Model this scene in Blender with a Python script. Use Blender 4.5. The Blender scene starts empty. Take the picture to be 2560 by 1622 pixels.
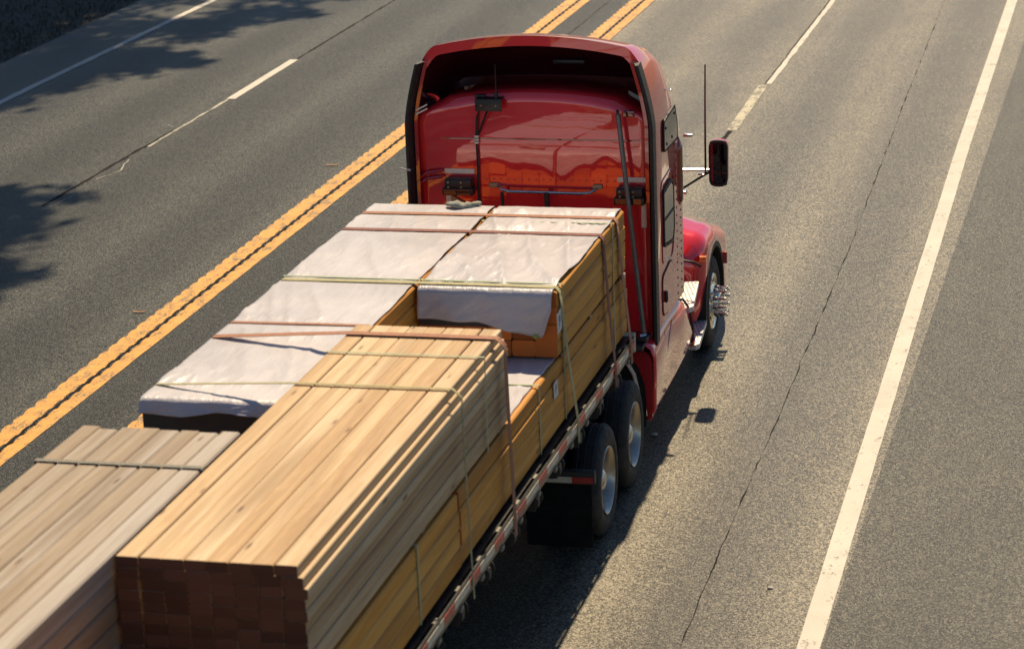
import bpy, bmesh, math, random
from mathutils import Vector, Matrix, noise as mnoise
random.seed(11)
S = bpy.context.scene
COL = S.collection

# ------------------------------------------------------------------ camera
YAW, PITCH, ROLL, FPX = 0.2508, 0.2818, -0.0379, 6716.8
fwd = Vector((-math.sin(YAW)*math.cos(PITCH), math.cos(YAW)*math.cos(PITCH), -math.sin(PITCH)))
r0 = Vector((math.cos(YAW), math.sin(YAW), 0)); u0 = r0.cross(fwd)
rgt = r0*math.cos(ROLL) + u0*math.sin(ROLL); upv = u0*math.cos(ROLL) - r0*math.sin(ROLL)
cam_d = bpy.data.cameras.new('camera'); cam = bpy.data.objects.new('camera', cam_d); COL.objects.link(cam)
M = Matrix((rgt, upv, -fwd)).transposed().to_4x4(); M.translation = Vector((6.2052, -25.1743, 8.758))
cam.matrix_world = M
cam_d.sensor_width = 36.0; cam_d.lens = FPX/2560*36.0; cam_d.clip_start = 0.5; cam_d.clip_end = 3000
cam_d.dof.use_dof = True; cam_d.dof.focus_distance = 29.0; cam_d.dof.aperture_fstop = 2.4
S.camera = cam
# ------------------------------------------------------------------ light
SUNV = Vector((-0.045, 0.72, 1.0)).normalized()
elev = math.asin(SUNV.z); azim = math.atan2(SUNV.x, SUNV.y)
W = bpy.data.worlds.new('World'); S.world = W; W.use_nodes = True
wn = W.node_tree.nodes; wl = W.node_tree.links
sky = wn.new('ShaderNodeTexSky'); sky.sky_type = 'NISHITA'; sky.sun_disc = False
sky.sun_elevation = elev; sky.sun_rotation = azim % (2*math.pi); sky.air_density = 1.0; sky.dust_density = 0.1; sky.ozone_density = 3.0
wl.new(sky.outputs[0], wn['Background'].inputs[0]); wn['Background'].inputs[1].default_value = 0.058
sd = bpy.data.lights.new('sun', 'SUN'); sd.energy = 5.0; sd.angle = math.radians(0.8); sd.color = (1.0, 0.80, 0.53)
sun = bpy.data.objects.new('sun', sd); COL.objects.link(sun)
sun.rotation_euler = SUNV.to_track_quat('Z', 'Y').to_euler(); sun.location = (-2, 30, 40)
S.view_settings.view_transform = 'Standard'; S.view_settings.look = 'None'
S.view_settings.exposure = 0.34; S.view_settings.gamma = 1.0; S.view_settings.use_curve_mapping = False

# ------------------------------------------------------------------ node helpers
class NT:
    def __init__(s, name):
        s.m = bpy.data.materials.new(name); s.m.use_nodes = True
        s.t = s.m.node_tree; s.b = s.t.nodes['Principled BSDF']
    def n(s, typ, **kw):
        nd = s.t.nodes.new('ShaderNode'+typ)
        for k, v in kw.items():
            if k == 'ins':
                for i, val in v.items():
                    if hasattr(val, 'is_output') : s.t.links.new(val, nd.inputs[i])
                    else: nd.inputs[i].default_value = val
            else: setattr(nd, k, v)
        return nd
    def set(s, k, v):
        if hasattr(v, 'is_output'): s.t.links.new(v, s.b.inputs[k])
        else: s.b.inputs[k].default_value = v
    def mth(s, op, a, b=0.0, c=0.0, clamp=False):
        nd = s.n('Math', operation=op, ins={0: a, 1: b, 2: c}); nd.use_clamp = clamp
        return nd.outputs[0]
    def mix(s, f, a, b, bt='MIX'):
        nd = s.n('Mix', data_type='RGBA', blend_type=bt, ins={0: f, 6: a, 7: b}); return nd.outputs[2]
    def ramp(s, f, stops):
        nd = s.n('ValToRGB', ins={0: f}); e = nd.color_ramp.elements
        while len(e) < len(stops): e.new(0.5)
        for el, (p, c) in zip(e, stops): el.position = p; el.color = (c if len(c) == 4 else (*c, 1))
        return nd.outputs[0]
    def mapr(s, v, a, b, c, d):
        nd = s.n('MapRange', ins={0: v, 1: a, 2: b, 3: c, 4: d}); return nd.outputs[0]
    def coord(s, kind='Object', scale=(1, 1, 1), rnd=False):
        tc = s.n('TexCoord').outputs[kind]
        v = s.n('VectorMath', operation='MULTIPLY', ins={0: tc, 1: scale}).outputs[0]
        if rnd:
            oi = s.n('ObjectInfo').outputs['Random']
            off = s.n('VectorMath', operation='SCALE', ins={0: (91.0, 37.0, 63.0), 'Scale': oi}).outputs[0]
            v = s.n('VectorMath', operation='ADD', ins={0: v, 1: off}).outputs[0]
        return v
    def noise(s, v, scale=5, det=4, rough=0.55, out='Fac'):
        return s.n('TexNoise', ins={'Vector': v, 'Scale': scale, 'Detail': det, 'Roughness': rough}).outputs[out]
    def bump(s, h, st=0.3, d=0.01):
        s.set('Normal', s.n('Bump', ins={'Strength': st, 'Distance': d, 'Height': h}).outputs[0])
def c4(c): return (*c, 1.0)
def simple(name, col, rough=0.5, metal=0.0, var=0.15, vs=6.0, coat=0.0, bump=0.0, spec=0.5, dirt=None):
    N = NT(name); v = N.coord()
    f = N.noise(v, vs, 5, 0.6)
    lo = tuple(x*(1-var) for x in col); hi = tuple(min(1, x*(1+var)) for x in col)
    base = N.ramp(f, [(0.3, lo), (0.7, hi)])
    if dirt:
        d = N.ramp(N.noise(v, vs*0.6, 6, 0.7), [(0.5, (0, 0, 0)), (0.75, (1, 1, 1))])
        base = N.mix(d, base, c4(dirt))
    N.set('Base Color', base)
    N.set('Roughness', N.mapr(N.noise(v, vs*2.3, 3), 0.3, 0.7, max(0.02, rough*0.8), min(1, rough*1.2)))
    N.set('Metallic', metal); N.set('Coat Weight', coat); N.set('Coat Roughness', 0.03); N.set('Specular IOR Level', spec)
    if bump: N.bump(N.noise(v, vs*8, 3), bump, 0.004)
    return N.m

# ------------------------------------------------------------------ materials
def asphalt(name, lo, mid, hi, lanes=True, grain=62.0, gloss=0.85):
    N = NT(name); P = N.n('NewGeometry').outputs['Position']
    sx = N.n('SeparateXYZ', ins={0: P}).outputs
    vo = N.n('TexVoronoi', feature='F1', ins={'Vector': P, 'Scale': grain, 'Randomness': 1.0})
    rnd = N.n('SeparateColor', ins={0: vo.outputs['Color']}).outputs[0]
    nz = N.noise(P, 26, 5, 0.75)
    mp = N.n('VectorMath', operation='MULTIPLY', ins={0: P, 1: (1.0, 0.035, 1.0)}).outputs[0]
    streak = N.noise(mp, 1.1, 5, 0.6)
    patch = N.noise(P, 0.35, 4, 0.6)
    g = N.mth('ADD', N.mth('MULTIPLY', rnd, 0.70), N.mth('MULTIPLY', nz, 0.50))
    g = N.mth('SUBTRACT', g, N.mth('MULTIPLY', vo.outputs['Distance'], 0.40))
    t = N.mth('ADD', N.mth('MULTIPLY', streak, 0.58), N.mth('MULTIPLY', patch, 0.36))
    if lanes:
        ph = N.mth('COSINE', N.mth('MULTIPLY', N.mth('SUBTRACT', sx[0], 1.46), 2*math.pi/1.83))
        t = N.mth('ADD', t, N.mth('MULTIPLY', ph, 0.15))
    g = N.mth('ADD', g, N.mth('SUBTRACT', t, 0.47))
    N.set('Base Color', N.ramp(g, [(0.18, lo), (0.5, mid), (0.95, hi)]))
    N.set('Roughness', N.mapr(rnd, 0, 1, 0.40, 0.58))
    N.set('Specular IOR Level', N.mapr(N.mth('SUBTRACT', rnd, N.mth('MULTIPLY', vo.outputs['Distance'], 0.9)), -0.15, 0.75, gloss*0.35, gloss))
    h = N.mth('SUBTRACT', N.mth('MULTIPLY', nz, 0.5), N.mth('MULTIPLY', vo.outputs['Distance'], 0.7))
    N.bump(N.mth('ADD', h, N.mth('MULTIPLY', rnd, 0.35)), 0.5, 0.010)
    return N.m
def road_paint(name, col, under, wear=0.5, sc=7.0):
    N = NT(name); P = N.n('NewGeometry').outputs['Position']
    vo = N.n('TexVoronoi', feature='F1', ins={'Vector': P, 'Scale': 62.0})
    rnd = N.n('SeparateColor', ins={0: vo.outputs['Color']}).outputs[0]
    st = N.n('VectorMath', operation='MULTIPLY', ins={0: P, 1: (1, 0.4, 1)}).outputs[0]
    w = N.noise(st, sc, 6, 0.75)
    w = N.mth('ADD', w, N.mth('MULTIPLY', rnd, 0.16))
    f = N.ramp(w, [(wear+0.16, (1, 1, 1)), (wear+0.27, (0, 0, 0))])
    cc = N.ramp(N.noise(P, 1.7, 5), [(0.3, tuple(x*0.82 for x in col)), (0.7, col)])
    N.set('Base Color', N.mix(f, c4(under), cc)); N.set('Roughness', 0.62)
    N.bump(N.mth('SUBTRACT', rnd, N.mth('MULTIPLY', vo.outputs['Distance'], 0.6)), 0.4, 0.006)
    return N.m
def wood(name, tones, endtone, knots=True, sat=1.0):
    N = NT(name)
    v = N.coord('Object', (1, 1, 1), True)
    g = N.n('VectorMath', operation='MULTIPLY', ins={0: v, 1: (34, 0.55, 34)}).outputs[0]
    warp = N.noise(N.n('VectorMath', operation='MULTIPLY', ins={0: v, 1: (3, 0.5, 3)}).outputs[0], 1.5, 3)
    g2 = N.n('VectorMath', operation='ADD', ins={0: g, 1: N.n('VectorMath', operation='SCALE', ins={0: (6, 0, 6), 'Scale': warp}).outputs[0]}).outputs[0]
    gr = N.noise(g2, 1.0, 6, 0.62)
    rn = N.n('ObjectInfo').outputs['Random']
    f = N.mth('ADD', N.mth('MULTIPLY', gr, 0.62), N.mth('MULTIPLY', rn, 0.36))
    base = N.ramp(f, [(0.22, tones[0]), (0.48, tones[1]), (0.72, tones[2])])
    long = N.noise(N.n('VectorMath', operation='MULTIPLY', ins={0: v, 1: (5, 0.22, 5)}).outputs[0], 1.3, 4)
    base = N.mix(N.ramp(long, [(0.46, (0, 0, 0)), (0.70, (0.75, 0.75, 0.75))]), base, c4(tuple(x*0.72 for x in tones[0])))
    if knots:
        kv = N.n('VectorMath', operation='MULTIPLY', ins={0: v, 1: (7, 1.5, 7)}).outputs[0]
        kd = N.n('TexVoronoi', feature='F1', ins={'Vector': kv, 'Scale': 1.0}).outputs['Distance']
        base = N.mix(N.ramp(kd, [(0.05, (0.85, 0.85, 0.85)), (0.13, (0, 0, 0))]), base, c4((0.10, 0.045, 0.016)))
    nrm = N.n('SeparateXYZ', ins={0: N.n('TexCoord').outputs['Normal']}).outputs[1]
    isend = N.mth('GREATER_THAN', N.mth('ABSOLUTE', nrm), 0.7)
    ev = N.n('VectorMath', operation='MULTIPLY', ins={0: v, 1: (1, 0, 1)}).outputs[0]
    ring = N.n('TexWave', wave_type='RINGS', rings_direction='Y', ins={'Vector': ev, 'Scale': 26.0, 'Distortion': 3.5, 'Detail': 3.0}).outputs['Fac']
    ec = N.ramp(N.mth('ADD', N.mth('MULTIPLY', ring, 0.4), N.mth('MULTIPLY', rn, 0.6)), [(0.1, tuple(x*0.5 for x in endtone)), (0.9, tuple(min(1, x*1.35) for x in endtone))])
    N.set('Base Color', N.mix(isend, base, ec)); N.set('Roughness', 0.62); N.set('Specular IOR Level', 0.35)
    N.bump(gr, 0.25, 0.003)
    return N.m
def wrap_mat(name, col):
    N = NT(name); v = N.coord('Object', (1, 1, 1))
    st = N.n('VectorMath', operation='MULTIPLY', ins={0: v, 1: (7, 1.6, 7)}).outputs[0]
    cr = N.noise(st, 1.6, 6, 0.62)
    f = N.noise(v, 1.2, 5)
    N.set('Base Color', N.ramp(f, [(0.3, tuple(x*0.86 for x in col)), (0.7, col)]))
    N.set('Roughness', N.mapr(f, 0.3, 0.7, 0.26, 0.38)); N.set('Specular IOR Level', 0.5)
    cr2 = N.noise(N.n('VectorMath', operation='MULTIPLY', ins={0: v, 1: (22, 9, 22)}).outputs[0], 1.0, 4, 0.6)
    N.bump(N.mth('ADD', cr, N.mth('MULTIPLY', cr2, 0.16)), 0.36, 0.04)
    return N.m
def car_paint(name, col, rough=0.2, metal=0.35):
    N = NT(name); v = N.coord()
    f = N.noise(v, 1.3, 4)
    N.set('Base Color', N.ramp(f, [(0.3, tuple(x*0.85 for x in col)), (0.7, col)]))
    N.set('Metallic', metal); N.set('Roughness', N.mapr(N.noise(v, 9, 5), 0.3, 0.7, rough*0.8, rough*1.25))
    N.set('Coat Weight', 1.0); N.set('Coat Roughness', 0.02); N.set('Coat IOR', 1.95); N.set('Specular IOR Level', 0.15)
    wv = N.noise(v, 2.2, 2)
    b = N.n('Bump', ins={'Strength': 0.03, 'Distance': 0.05, 'Height': wv}).outputs[0]
    N.set('Coat Normal', b)
    return N.m
ASPH = (0.010, 0.010, 0.009), (0.082, 0.074, 0.055), (0.30, 0.262, 0.185)
ASPH_DIMMED = (0.006, 0.008, 0.009), (0.022, 0.026, 0.027), (0.100, 0.100, 0.086)  # left lanes: weaker light on that side painted in as darker, cooler colour
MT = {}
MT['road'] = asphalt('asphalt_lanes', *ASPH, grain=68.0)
MT['dimmed_road'] = asphalt('dimmed_asphalt_lanes', *ASPH_DIMMED, grain=68.0, gloss=0.42)  # same asphalt with the left side's dimness in its colour and gloss
MT['shoulder'] = asphalt('asphalt_shoulder', (0.008, 0.009, 0.009), (0.042, 0.041, 0.033), (0.19, 0.175, 0.132), False, 72, 0.6)
MT['joint'] = simple('crack_sealant', (0.006, 0.007, 0.008), 0.9, 0, 0.3, 20, spec=0.15)
MT['white_paint'] = road_paint('white_road_paint', (0.60, 0.56, 0.49), (0.10, 0.095, 0.08), 0.52)
MT['cream_paint'] = road_paint('cream_road_paint', (0.50, 0.46, 0.33), (0.10, 0.095, 0.08), 0.40)
MT['worn_white'] = road_paint('worn_white_paint', (0.44, 0.42, 0.36), (0.12, 0.115, 0.10), 0.42, 5)
MT['yellow_paint'] = road_paint('yellow_road_paint', (0.70, 0.335, 0.045), (0.17, 0.11, 0.045), 0.43)
MT['grass'] = simple('verge_grass', (0.040, 0.050, 0.022), 0.8, 0, 0.5, 40)
MT['soil'] = simple('verge_soil', (0.045, 0.038, 0.028), 0.95, 0, 0.5, 3, bump=0.6)
MT['land'] = simple('dry_ground', (0.10, 0.095, 0.06), 0.95, 0, 0.4, 0.6)
MT['leafA'] = simple('tree_leaves', (0.05, 0.085, 0.025), 0.6, 0, 0.5, 3)
MT['bark'] = simple('tree_bark', (0.09, 0.07, 0.05), 0.9, 0, 0.4, 8, bump=0.8)
MT['dead_leaf'] = simple('dry_leaf', (0.30, 0.14, 0.05), 0.8, 0, 0.3, 30)
MT['pebble'] = simple('pale_stone', (0.5, 0.47, 0.42), 0.8, 0, 0.2, 40)
MT['timber'] = wood('golden_timber', ((0.44, 0.175, 0.020), (0.64, 0.29, 0.042), (0.76, 0.41, 0.09)), (0.68, 0.19, 0.035))
MT['plank'] = wood('pale_plank', ((0.40, 0.24, 0.11), (0.58, 0.41, 0.23), (0.66, 0.53, 0.36)), (0.10, 0.048, 0.036))  # end tone darkened to carry the shade on the stack's rear face
MT['grey_plank'] = wood('weathered_plank', ((0.25, 0.175, 0.11), (0.35, 0.285, 0.215), (0.42, 0.385, 0.355)), (0.20, 0.11, 0.06))
MT['wrap'] = wrap_mat('white_lumber_wrap', (0.60, 0.575, 0.60))
MT['backing_shade'] = simple('wrap_backing_and_shade', (0.03, 0.033, 0.04), 0.5, 0, 0.2, 4)  # dark wrap hem, and the panel that stands for rear shade
MT['strap_brown'] = simple('rust_strap_webbing', (0.33, 0.15, 0.09), 0.8, 0, 0.25, 30, bump=0.3)
MT['strap_maroon'] = simple('maroon_strap_webbing', (0.20, 0.075, 0.06), 0.8, 0, 0.25, 30, bump=0.3)
MT['strap_green'] = simple('olive_strap_webbing', (0.36, 0.33, 0.17), 0.8, 0, 0.25, 30, bump=0.3)
MT['strap_grey'] = simple('grey_strap_webbing', (0.20, 0.19, 0.16), 0.8, 0, 0.25, 30, bump=0.3)
MT['band'] = simple('pale_green_band', (0.33, 0.40, 0.24), 0.45, 0, 0.2, 20)
MT['tag'] = simple('paper_tag', (0.66, 0.64, 0.60), 0.7, 0, 0.1, 20)
MT['ink'] = simple('grey_ink', (0.12, 0.13, 0.15), 0.7, 0, 0.1, 20)
MT['green_dot'] = simple('green_sticker', (0.22, 0.42, 0.06), 0.6, 0, 0.1, 20)
MT['cloth'] = simple('grey_cloth', (0.27, 0.28, 0.24), 0.9, 0, 0.2, 14, bump=0.5)
MT['red'] = car_paint('red_truck_paint', (0.86, 0.035, 0.048), 0.15, 0.12)
MT['red_trim'] = car_paint('red_trim_paint', (0.50, 0.025, 0.03), 0.3, 0.1)
MT['maroon'] = car_paint('deep_red_lens', (0.20, 0.008, 0.016), 0.15, 0.0)
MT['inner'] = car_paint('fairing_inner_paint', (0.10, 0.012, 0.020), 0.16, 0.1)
MT['rubber'] = simple('black_rubber', (0.016, 0.018, 0.020), 0.55, 0, 0.25, 10)
MT['flap'] = simple('grimy_flap_rubber', (0.007, 0.007, 0.008), 0.85, 0, 0.4, 6, dirt=(0.02, 0.018, 0.015), spec=0.2)
MT['tyre'] = simple('tyre_rubber', (0.020, 0.020, 0.021), 0.75, 0, 0.35, 7, dirt=(0.06, 0.055, 0.048))
MT['black'] = simple('black_painted_steel', (0.014, 0.015, 0.017), 0.38, 0, 0.3, 9)
MT['frame'] = simple('grimy_chassis_steel', (0.022, 0.022, 0.023), 0.6, 0, 0.4, 6, dirt=(0.05, 0.044, 0.036))
MT['deck'] = simple('dark_trailer_deck', (0.035, 0.036, 0.038), 0.35, 0.4, 0.4, 8, dirt=(0.09, 0.085, 0.08))
MT['alu'] = simple('brushed_aluminium', (0.62, 0.61, 0.58), 0.28, 1.0, 0.12, 9)
MT['rail_metal'] = simple('dull_rail_aluminium', (0.35, 0.36, 0.37), 0.4, 0.8, 0.2, 9)
MT['step_metal'] = simple('bright_step_aluminium', (0.72, 0.71, 0.68), 0.45, 0.35, 0.1, 9)
MT['chrome'] = simple('chrome', (0.70, 0.69, 0.66), 0.08, 1.0, 0.05, 4)
MT['rimalu'] = simple('polished_wheel_aluminium', (0.46, 0.43, 0.38), 0.34, 1.0, 0.18, 5, dirt=(0.30, 0.26, 0.20))
MT['glass'] = simple('dark_tinted_glass', (0.018, 0.024, 0.026), 0.04, 0, 0.2, 3, spec=0.9)
MT['side_glass'] = simple('grey_window_glass', (0.10, 0.115, 0.10), 0.06, 0, 0.2, 3, spec=0.9)
MT['mirror'] = simple('mirror_glass', (0.06, 0.08, 0.10), 0.02, 1.0, 0.03, 3)
MT['tape_white'] = simple('white_reflective_tape', (0.62, 0.58, 0.47), 0.45, 0, 0.12, 12, dirt=(0.34, 0.31, 0.25))
MT['pocket'] = simple('grimy_pocket_steel', (0.20, 0.185, 0.15), 0.6, 0.2, 0.3, 12)
MT['tape_red'] = simple('red_reflective_tape', (0.46, 0.05, 0.035), 0.4, 0, 0.2, 12, dirt=(0.30, 0.12, 0.09))
MT['strip'] = simple('pale_reflective_strip', (0.92, 0.80, 0.64), 0.5, 0, 0.1, 12)
MT['amber'] = simple('amber_lens', (0.75, 0.17, 0.02), 0.2, 0, 0.1, 12, coat=0.5)
MT['pole'] = simple('grey_steel_tube', (0.17, 0.18, 0.18), 0.45, 0.6, 0.2, 9)
MT['hose'] = simple('black_air_hose', (0.018, 0.018, 0.02), 0.45, 0, 0.2, 9)
MT['hole'] = simple('step_perforation', (0.02, 0.022, 0.025), 0.8, 0, 0.2, 9)
MT['brass'] = simple('tan_bracket', (0.45, 0.33, 0.17), 0.5, 0.2, 0.2, 9)

# ------------------------------------------------------------------ mesh helpers
WORLD = {}
def obj(name, bm, mat, parent=None, smooth=True, kind=None, at=None, ang=40):
    """Link a bmesh given in world metres as one object with its origin at its base."""
    bmesh.ops.recalc_face_normals(bm, faces=bm.faces)
    co = [v.co for v in bm.verts]
    lo = Vector([min(c[i] for c in co) for i in range(3)]); hi = Vector([max(c[i] for c in co) for i in range(3)])
    o3 = Vector(at) if at else Vector(((lo.x+hi.x)/2, (lo.y+hi.y)/2, lo.z))
    for v in bm.verts: v.co -= o3
    me = bpy.data.meshes.new(name); bm.to_mesh(me); bm.free()
    for m in (mat if isinstance(mat, (list, tuple)) else [mat]): me.materials.append(MT[m] if isinstance(m, str) else m)
    if smooth:
        me.polygons.foreach_set('use_smooth', [True]*len(me.polygons))
        try: me.set_sharp_from_angle(angle=math.radians(ang))
        except Exception: pass
    return link(name, me, o3, parent, kind)
def link(name, me, o3, parent=None, kind=None):
    o = bpy.data.objects.new(name, me); COL.objects.link(o)
    if parent is not None:
        o.parent = parent; o.location = Vector(o3) - WORLD[parent]
    else: o.location = o3
    WORLD[o] = Vector(o3)
    if kind: o['kind'] = kind
    return o
def root(name, loc, label, cat, group=None):
    o = link(name, None, Vector(loc)); return tag(o, label, cat, group)
def tag(o, label, cat, group=None):
    o['label'] = label; o['category'] = cat
    if group: o['group'] = group
    return o
def copytree(o, delta, parent=None):
    c = o.copy(); COL.objects.link(c)
    if parent is not None: c.parent = parent; WORLD[c] = WORLD[o] + Vector(delta)
    else: c.location = o.location + Vector(delta); WORLD[c] = WORLD[o] + Vector(delta)
    for ch in o.children: copytree(ch, delta, c)
    return c
def B(): return bmesh.new()
def box(bm, x0, x1, y0, y1, z0, z1, bev=0.0, mi=0):
    vs = [bm.verts.new((x, y, z)) for x in (x0, x1) for y in (y0, y1) for z in (z0, z1)]
    F = [(0,1,3,2), (4,6,7,5), (0,4,5,1), (2,3,7,6), (0,2,6,4), (1,5,7,3)]
    fs = [bm.faces.new([vs[i] for i in f]) for f in F]
    for f in fs: f.material_index = mi
    if bev:
        es = list({e for f in fs for e in f.edges})
        bmesh.ops.bevel(bm, geom=es, offset=bev, segments=2, affect='EDGES', profile=0.5)
    return bm
def loft(bm, rings, cap0=True, cap1=True, closed=True, mi=0):
    R = [[bm.verts.new(p) for p in r] for r in rings]; n = len(R[0])
    for a, b in zip(R, R[1:]):
        for i in range(n if closed else n-1):
            j = (i+1) % n
            f = bm.faces.new((a[i], a[j], b[j], b[i])); f.material_index = mi
    if closed and cap0: bm.faces.new(R[0][::-1]).material_index = mi
    if closed and cap1: bm.faces.new(R[-1]).material_index = mi
    return bm
def tube(bm, pts, r, n=8, rb=None):
    pts = [Vector(p) for p in pts]; rings = []
    for i, p in enumerate(pts):
        d = (pts[min(i+1, len(pts)-1)] - pts[max(i-1, 0)]).normalized()
        a = d.orthogonal().normalized() if abs(d.z) > 0.98 else d.cross(Vector((0, 0, 1))).normalized()
        b = d.cross(a)
        rr = r if rb is None else r + (rb-r)*i/(len(pts)-1)
        rings.append([p + (a*math.cos(t) + b*math.sin(t))*rr for t in [2*math.pi*k/n for k in range(n)]])
    return loft(bm, rings)
def lathe(bm, prof, c, n=40, axis='X', sgn=1, closed=False):
    """prof: (offset along axis, radius)"""
    rings = []
    for o, r in prof:
        ring = []
        for k in range(n):
            t = 2*math.pi*k/n; a, b = r*math.cos(t), r*math.sin(t)
            if axis == 'X': ring.append((c[0]+o*sgn, c[1]+a, c[2]+b))
            elif axis == 'Z': ring.append((c[0]+a, c[1]+b, c[2]+o))
            else: ring.append((c[0]+a, c[1]+o*sgn, c[2]+b))
        rings.append(ring)
    return loft(bm, rings, False, False)
def prism(bm, poly, axis, a, b, mi=0):
    """extrude a 2-D polygon along an axis between a and b. axis X: poly (y,z); Y: (x,z); Z: (x,y)"""
    def P(p, t): return {'X': (t, p[0], p[1]), 'Y': (p[0], t, p[1]), 'Z': (p[0], p[1], t)}[axis]
    return loft(bm, [[P(p, a) for p in poly], [P(p, b) for p in poly]], mi=mi)
def rpoly(pts, r=0.05, seg=4):
    out = []; n = len(pts)
    for i in range(n):
        p = Vector(pts[i]).to_2d(); a = Vector(pts[i-1]).to_2d(); b = Vector(pts[(i+1) % n]).to_2d()
        da = (a-p); db = (b-p); rr = min(r, da.length*0.45, db.length*0.45)
        p0 = p + da.normalized()*rr; p1 = p + db.normalized()*rr
        for k in range(seg+1):
            t = k/seg; out.append(tuple(p0*(1-t)**2 + p*2*t*(1-t) + p1*t*t))
    return out
def frame_poly(bm, poly, inner, axis, a, b):
    """closed ring between outer and inner outline, extruded"""
    def P(p, t): return {'X': (t, p[0], p[1]), 'Y': (p[0], t, p[1]), 'Z': (p[0], p[1], t)}[axis]
    n = len(poly)
    V = [[bm.verts.new(P(p, t)) for p in q] for q, t in ((poly, a), (poly, b), (inner, b), (inner, a))]
    for A, Bq in ((0, 1), (1, 2), (2, 3), (3, 0)):
        for i in range(n):
            j = (i+1) % n; bm.faces.new((V[A][i], V[A][j], V[Bq][j], V[Bq][i]))
    return bm
def shrink(poly, d):
    cx = sum(p[0] for p in poly)/len(poly); cy = sum(p[1] for p in poly)/len(poly)
    out = []
    for p in poly:
        v = Vector((p[0]-cx, p[1]-cy)); out.append((cx+v.x*(1-d/max(0.001, abs(v.length))), cy+v.y*(1-d/max(0.001, v.length))))
    return out

# ================================================================== GROUND
def sheet(name, x0, x1, y0, y1, z, mat, nx=1, ny=1, kind='structure'):
    bm = B(); V = [[bm.verts.new((x0+(x1-x0)*i/nx, y0+(y1-y0)*j/ny, z)) for j in range(ny+1)] for i in range(nx+1)]
    for i in range(nx):
        for j in range(ny): bm.faces.new((V[i][j], V[i+1][j], V[i+1][j+1], V[i][j+1]))
    return obj(name, bm, mat, None, False, kind)
sheet('ground', -900, 900, -700, 1500, -0.06, 'land')
sheet('verge', -60, -14.7, -120, 400, -0.03, 'soil')
YR0, YR1 = -120.0, 400.0
RS1, RS2 = (-5.76, -5.25), (-4.45, -3.94)          # the two milled centre line strips
sheet('road', -14.75, RS1[0], YR0, YR1, 0, 'dimmed_road')
sheet('road', RS1[1], RS2[0], YR0, YR1, 0, 'dimmed_road')
sheet('road', RS2[1], 3.50, YR0, YR1, 0, 'road')
sheet('road_shoulder', 3.50, 9.5, YR0, YR1, 0, 'shoulder')
# milled rumble strips: the road surface between really dips every 30 cm
PITCHG, DEEP = 0.30, 0.015
def groove(x, y, xa, xb):
    t = (y / PITCHG) % 1.0
    wv = max(0.0, math.cos((t-0.5)*2*math.pi*0.95))
    ex = max(0.0, min(1.0, (x-xa)/0.03))*max(0.0, min(1.0, (xb-x)/0.06))
    return -DEEP*wv*ex
def rumble(name, x0, x1, gy0, gy1):
    bm = B(); xs = [x0+(x1-x0)*i/14 for i in range(15)]
    ys = [YR0, gy0-1] + [gy0+0.0375*k for k in range(int((gy1-gy0)/0.0375))] + [gy1+1, YR1]
    V = [[bm.verts.new((x, y, groove(x, y, x0+0.005, x0+0.36) if gy0 <= y <= gy1 else 0)) for y in ys] for x in xs]
    for i in range(14):
        for j in range(len(ys)-1): bm.faces.new((V[i][j], V[i+1][j], V[i+1][j+1], V[i][j+1]))
    return obj(name, bm, 'dimmed_road', None, True, 'structure', ang=80)
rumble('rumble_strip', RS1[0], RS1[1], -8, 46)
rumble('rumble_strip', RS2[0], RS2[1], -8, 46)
def stripe(name, xa, xb, y0, y1, mat, dy=0.0375, jag=0.006, gx=None, notch=None, z=0.004):
    """painted stripe; gx: groove span so that the paint follows the milled road; notch: scalloped left edge depth"""
    bm = B(); n = max(2, int((y1-y0)/dy)); rows = []
    for k in range(n+1):
        y = y0+(y1-y0)*k/n
        l = xa + jag*(mnoise.noise((xa*3, y*2.3, 1.7)) + 0.6*mnoise.noise((xa, y*9.1, 4.2)))
        r = xb + jag*(mnoise.noise((xb*3, y*2.3, 7.7)) + 0.6*mnoise.noise((xb, y*9.1, 2.2)))
        if notch:
            t = (y / PITCHG) % 1.0; w = max(0.0, math.cos((t-0.5)*2*math.pi))**0.7
            am = 0.75 + 0.5*mnoise.noise((xa, math.floor(y/PITCHG)*0.71, 3.1))
            if notch > 0: l += notch*w*am
            else: r += notch*w*am
        row = []
        for i in range(5):
            x = l+(r-l)*i/4
            row.append(bm.verts.new((x, y, z + (groove(x, y, *gx) if gx else 0))))
        rows.append(row)
    for a, b in zip(rows, rows[1:]):
        for i in range(4): bm.faces.new((a[i], a[i+1], b[i+1], b[i]))
    return obj(name, bm, mat, None, True, 'structure', ang=80)
polyline_gap = []
for (a, b) in (RS1, RS2):
    g = (a+0.005, a+0.36)
    stripe('centre_line', a+0.005, a+0.235, -7.9, 45.9, 'yellow_paint', gx=g, notch=0.024)
    stripe('centre_line', a+0.300, a+0.49, -7.9, 45.9, 'yellow_paint', gx=g, notch=0.0)
    polyline_gap.append(a+0.268)
    stripe('centre_line', a+0.005, a+0.235, -100, -8.0, 'yellow_paint', dy=2); stripe('centre_line', a+0.295, a+0.50, -100, -8.0, 'yellow_paint', dy=2)
    stripe('centre_line', a+0.005, a+0.235, 46.0, 390, 'yellow_paint', dy=2); stripe('centre_line', a+0.295, a+0.50, 46.0, 390, 'yellow_paint', dy=2)
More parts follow.
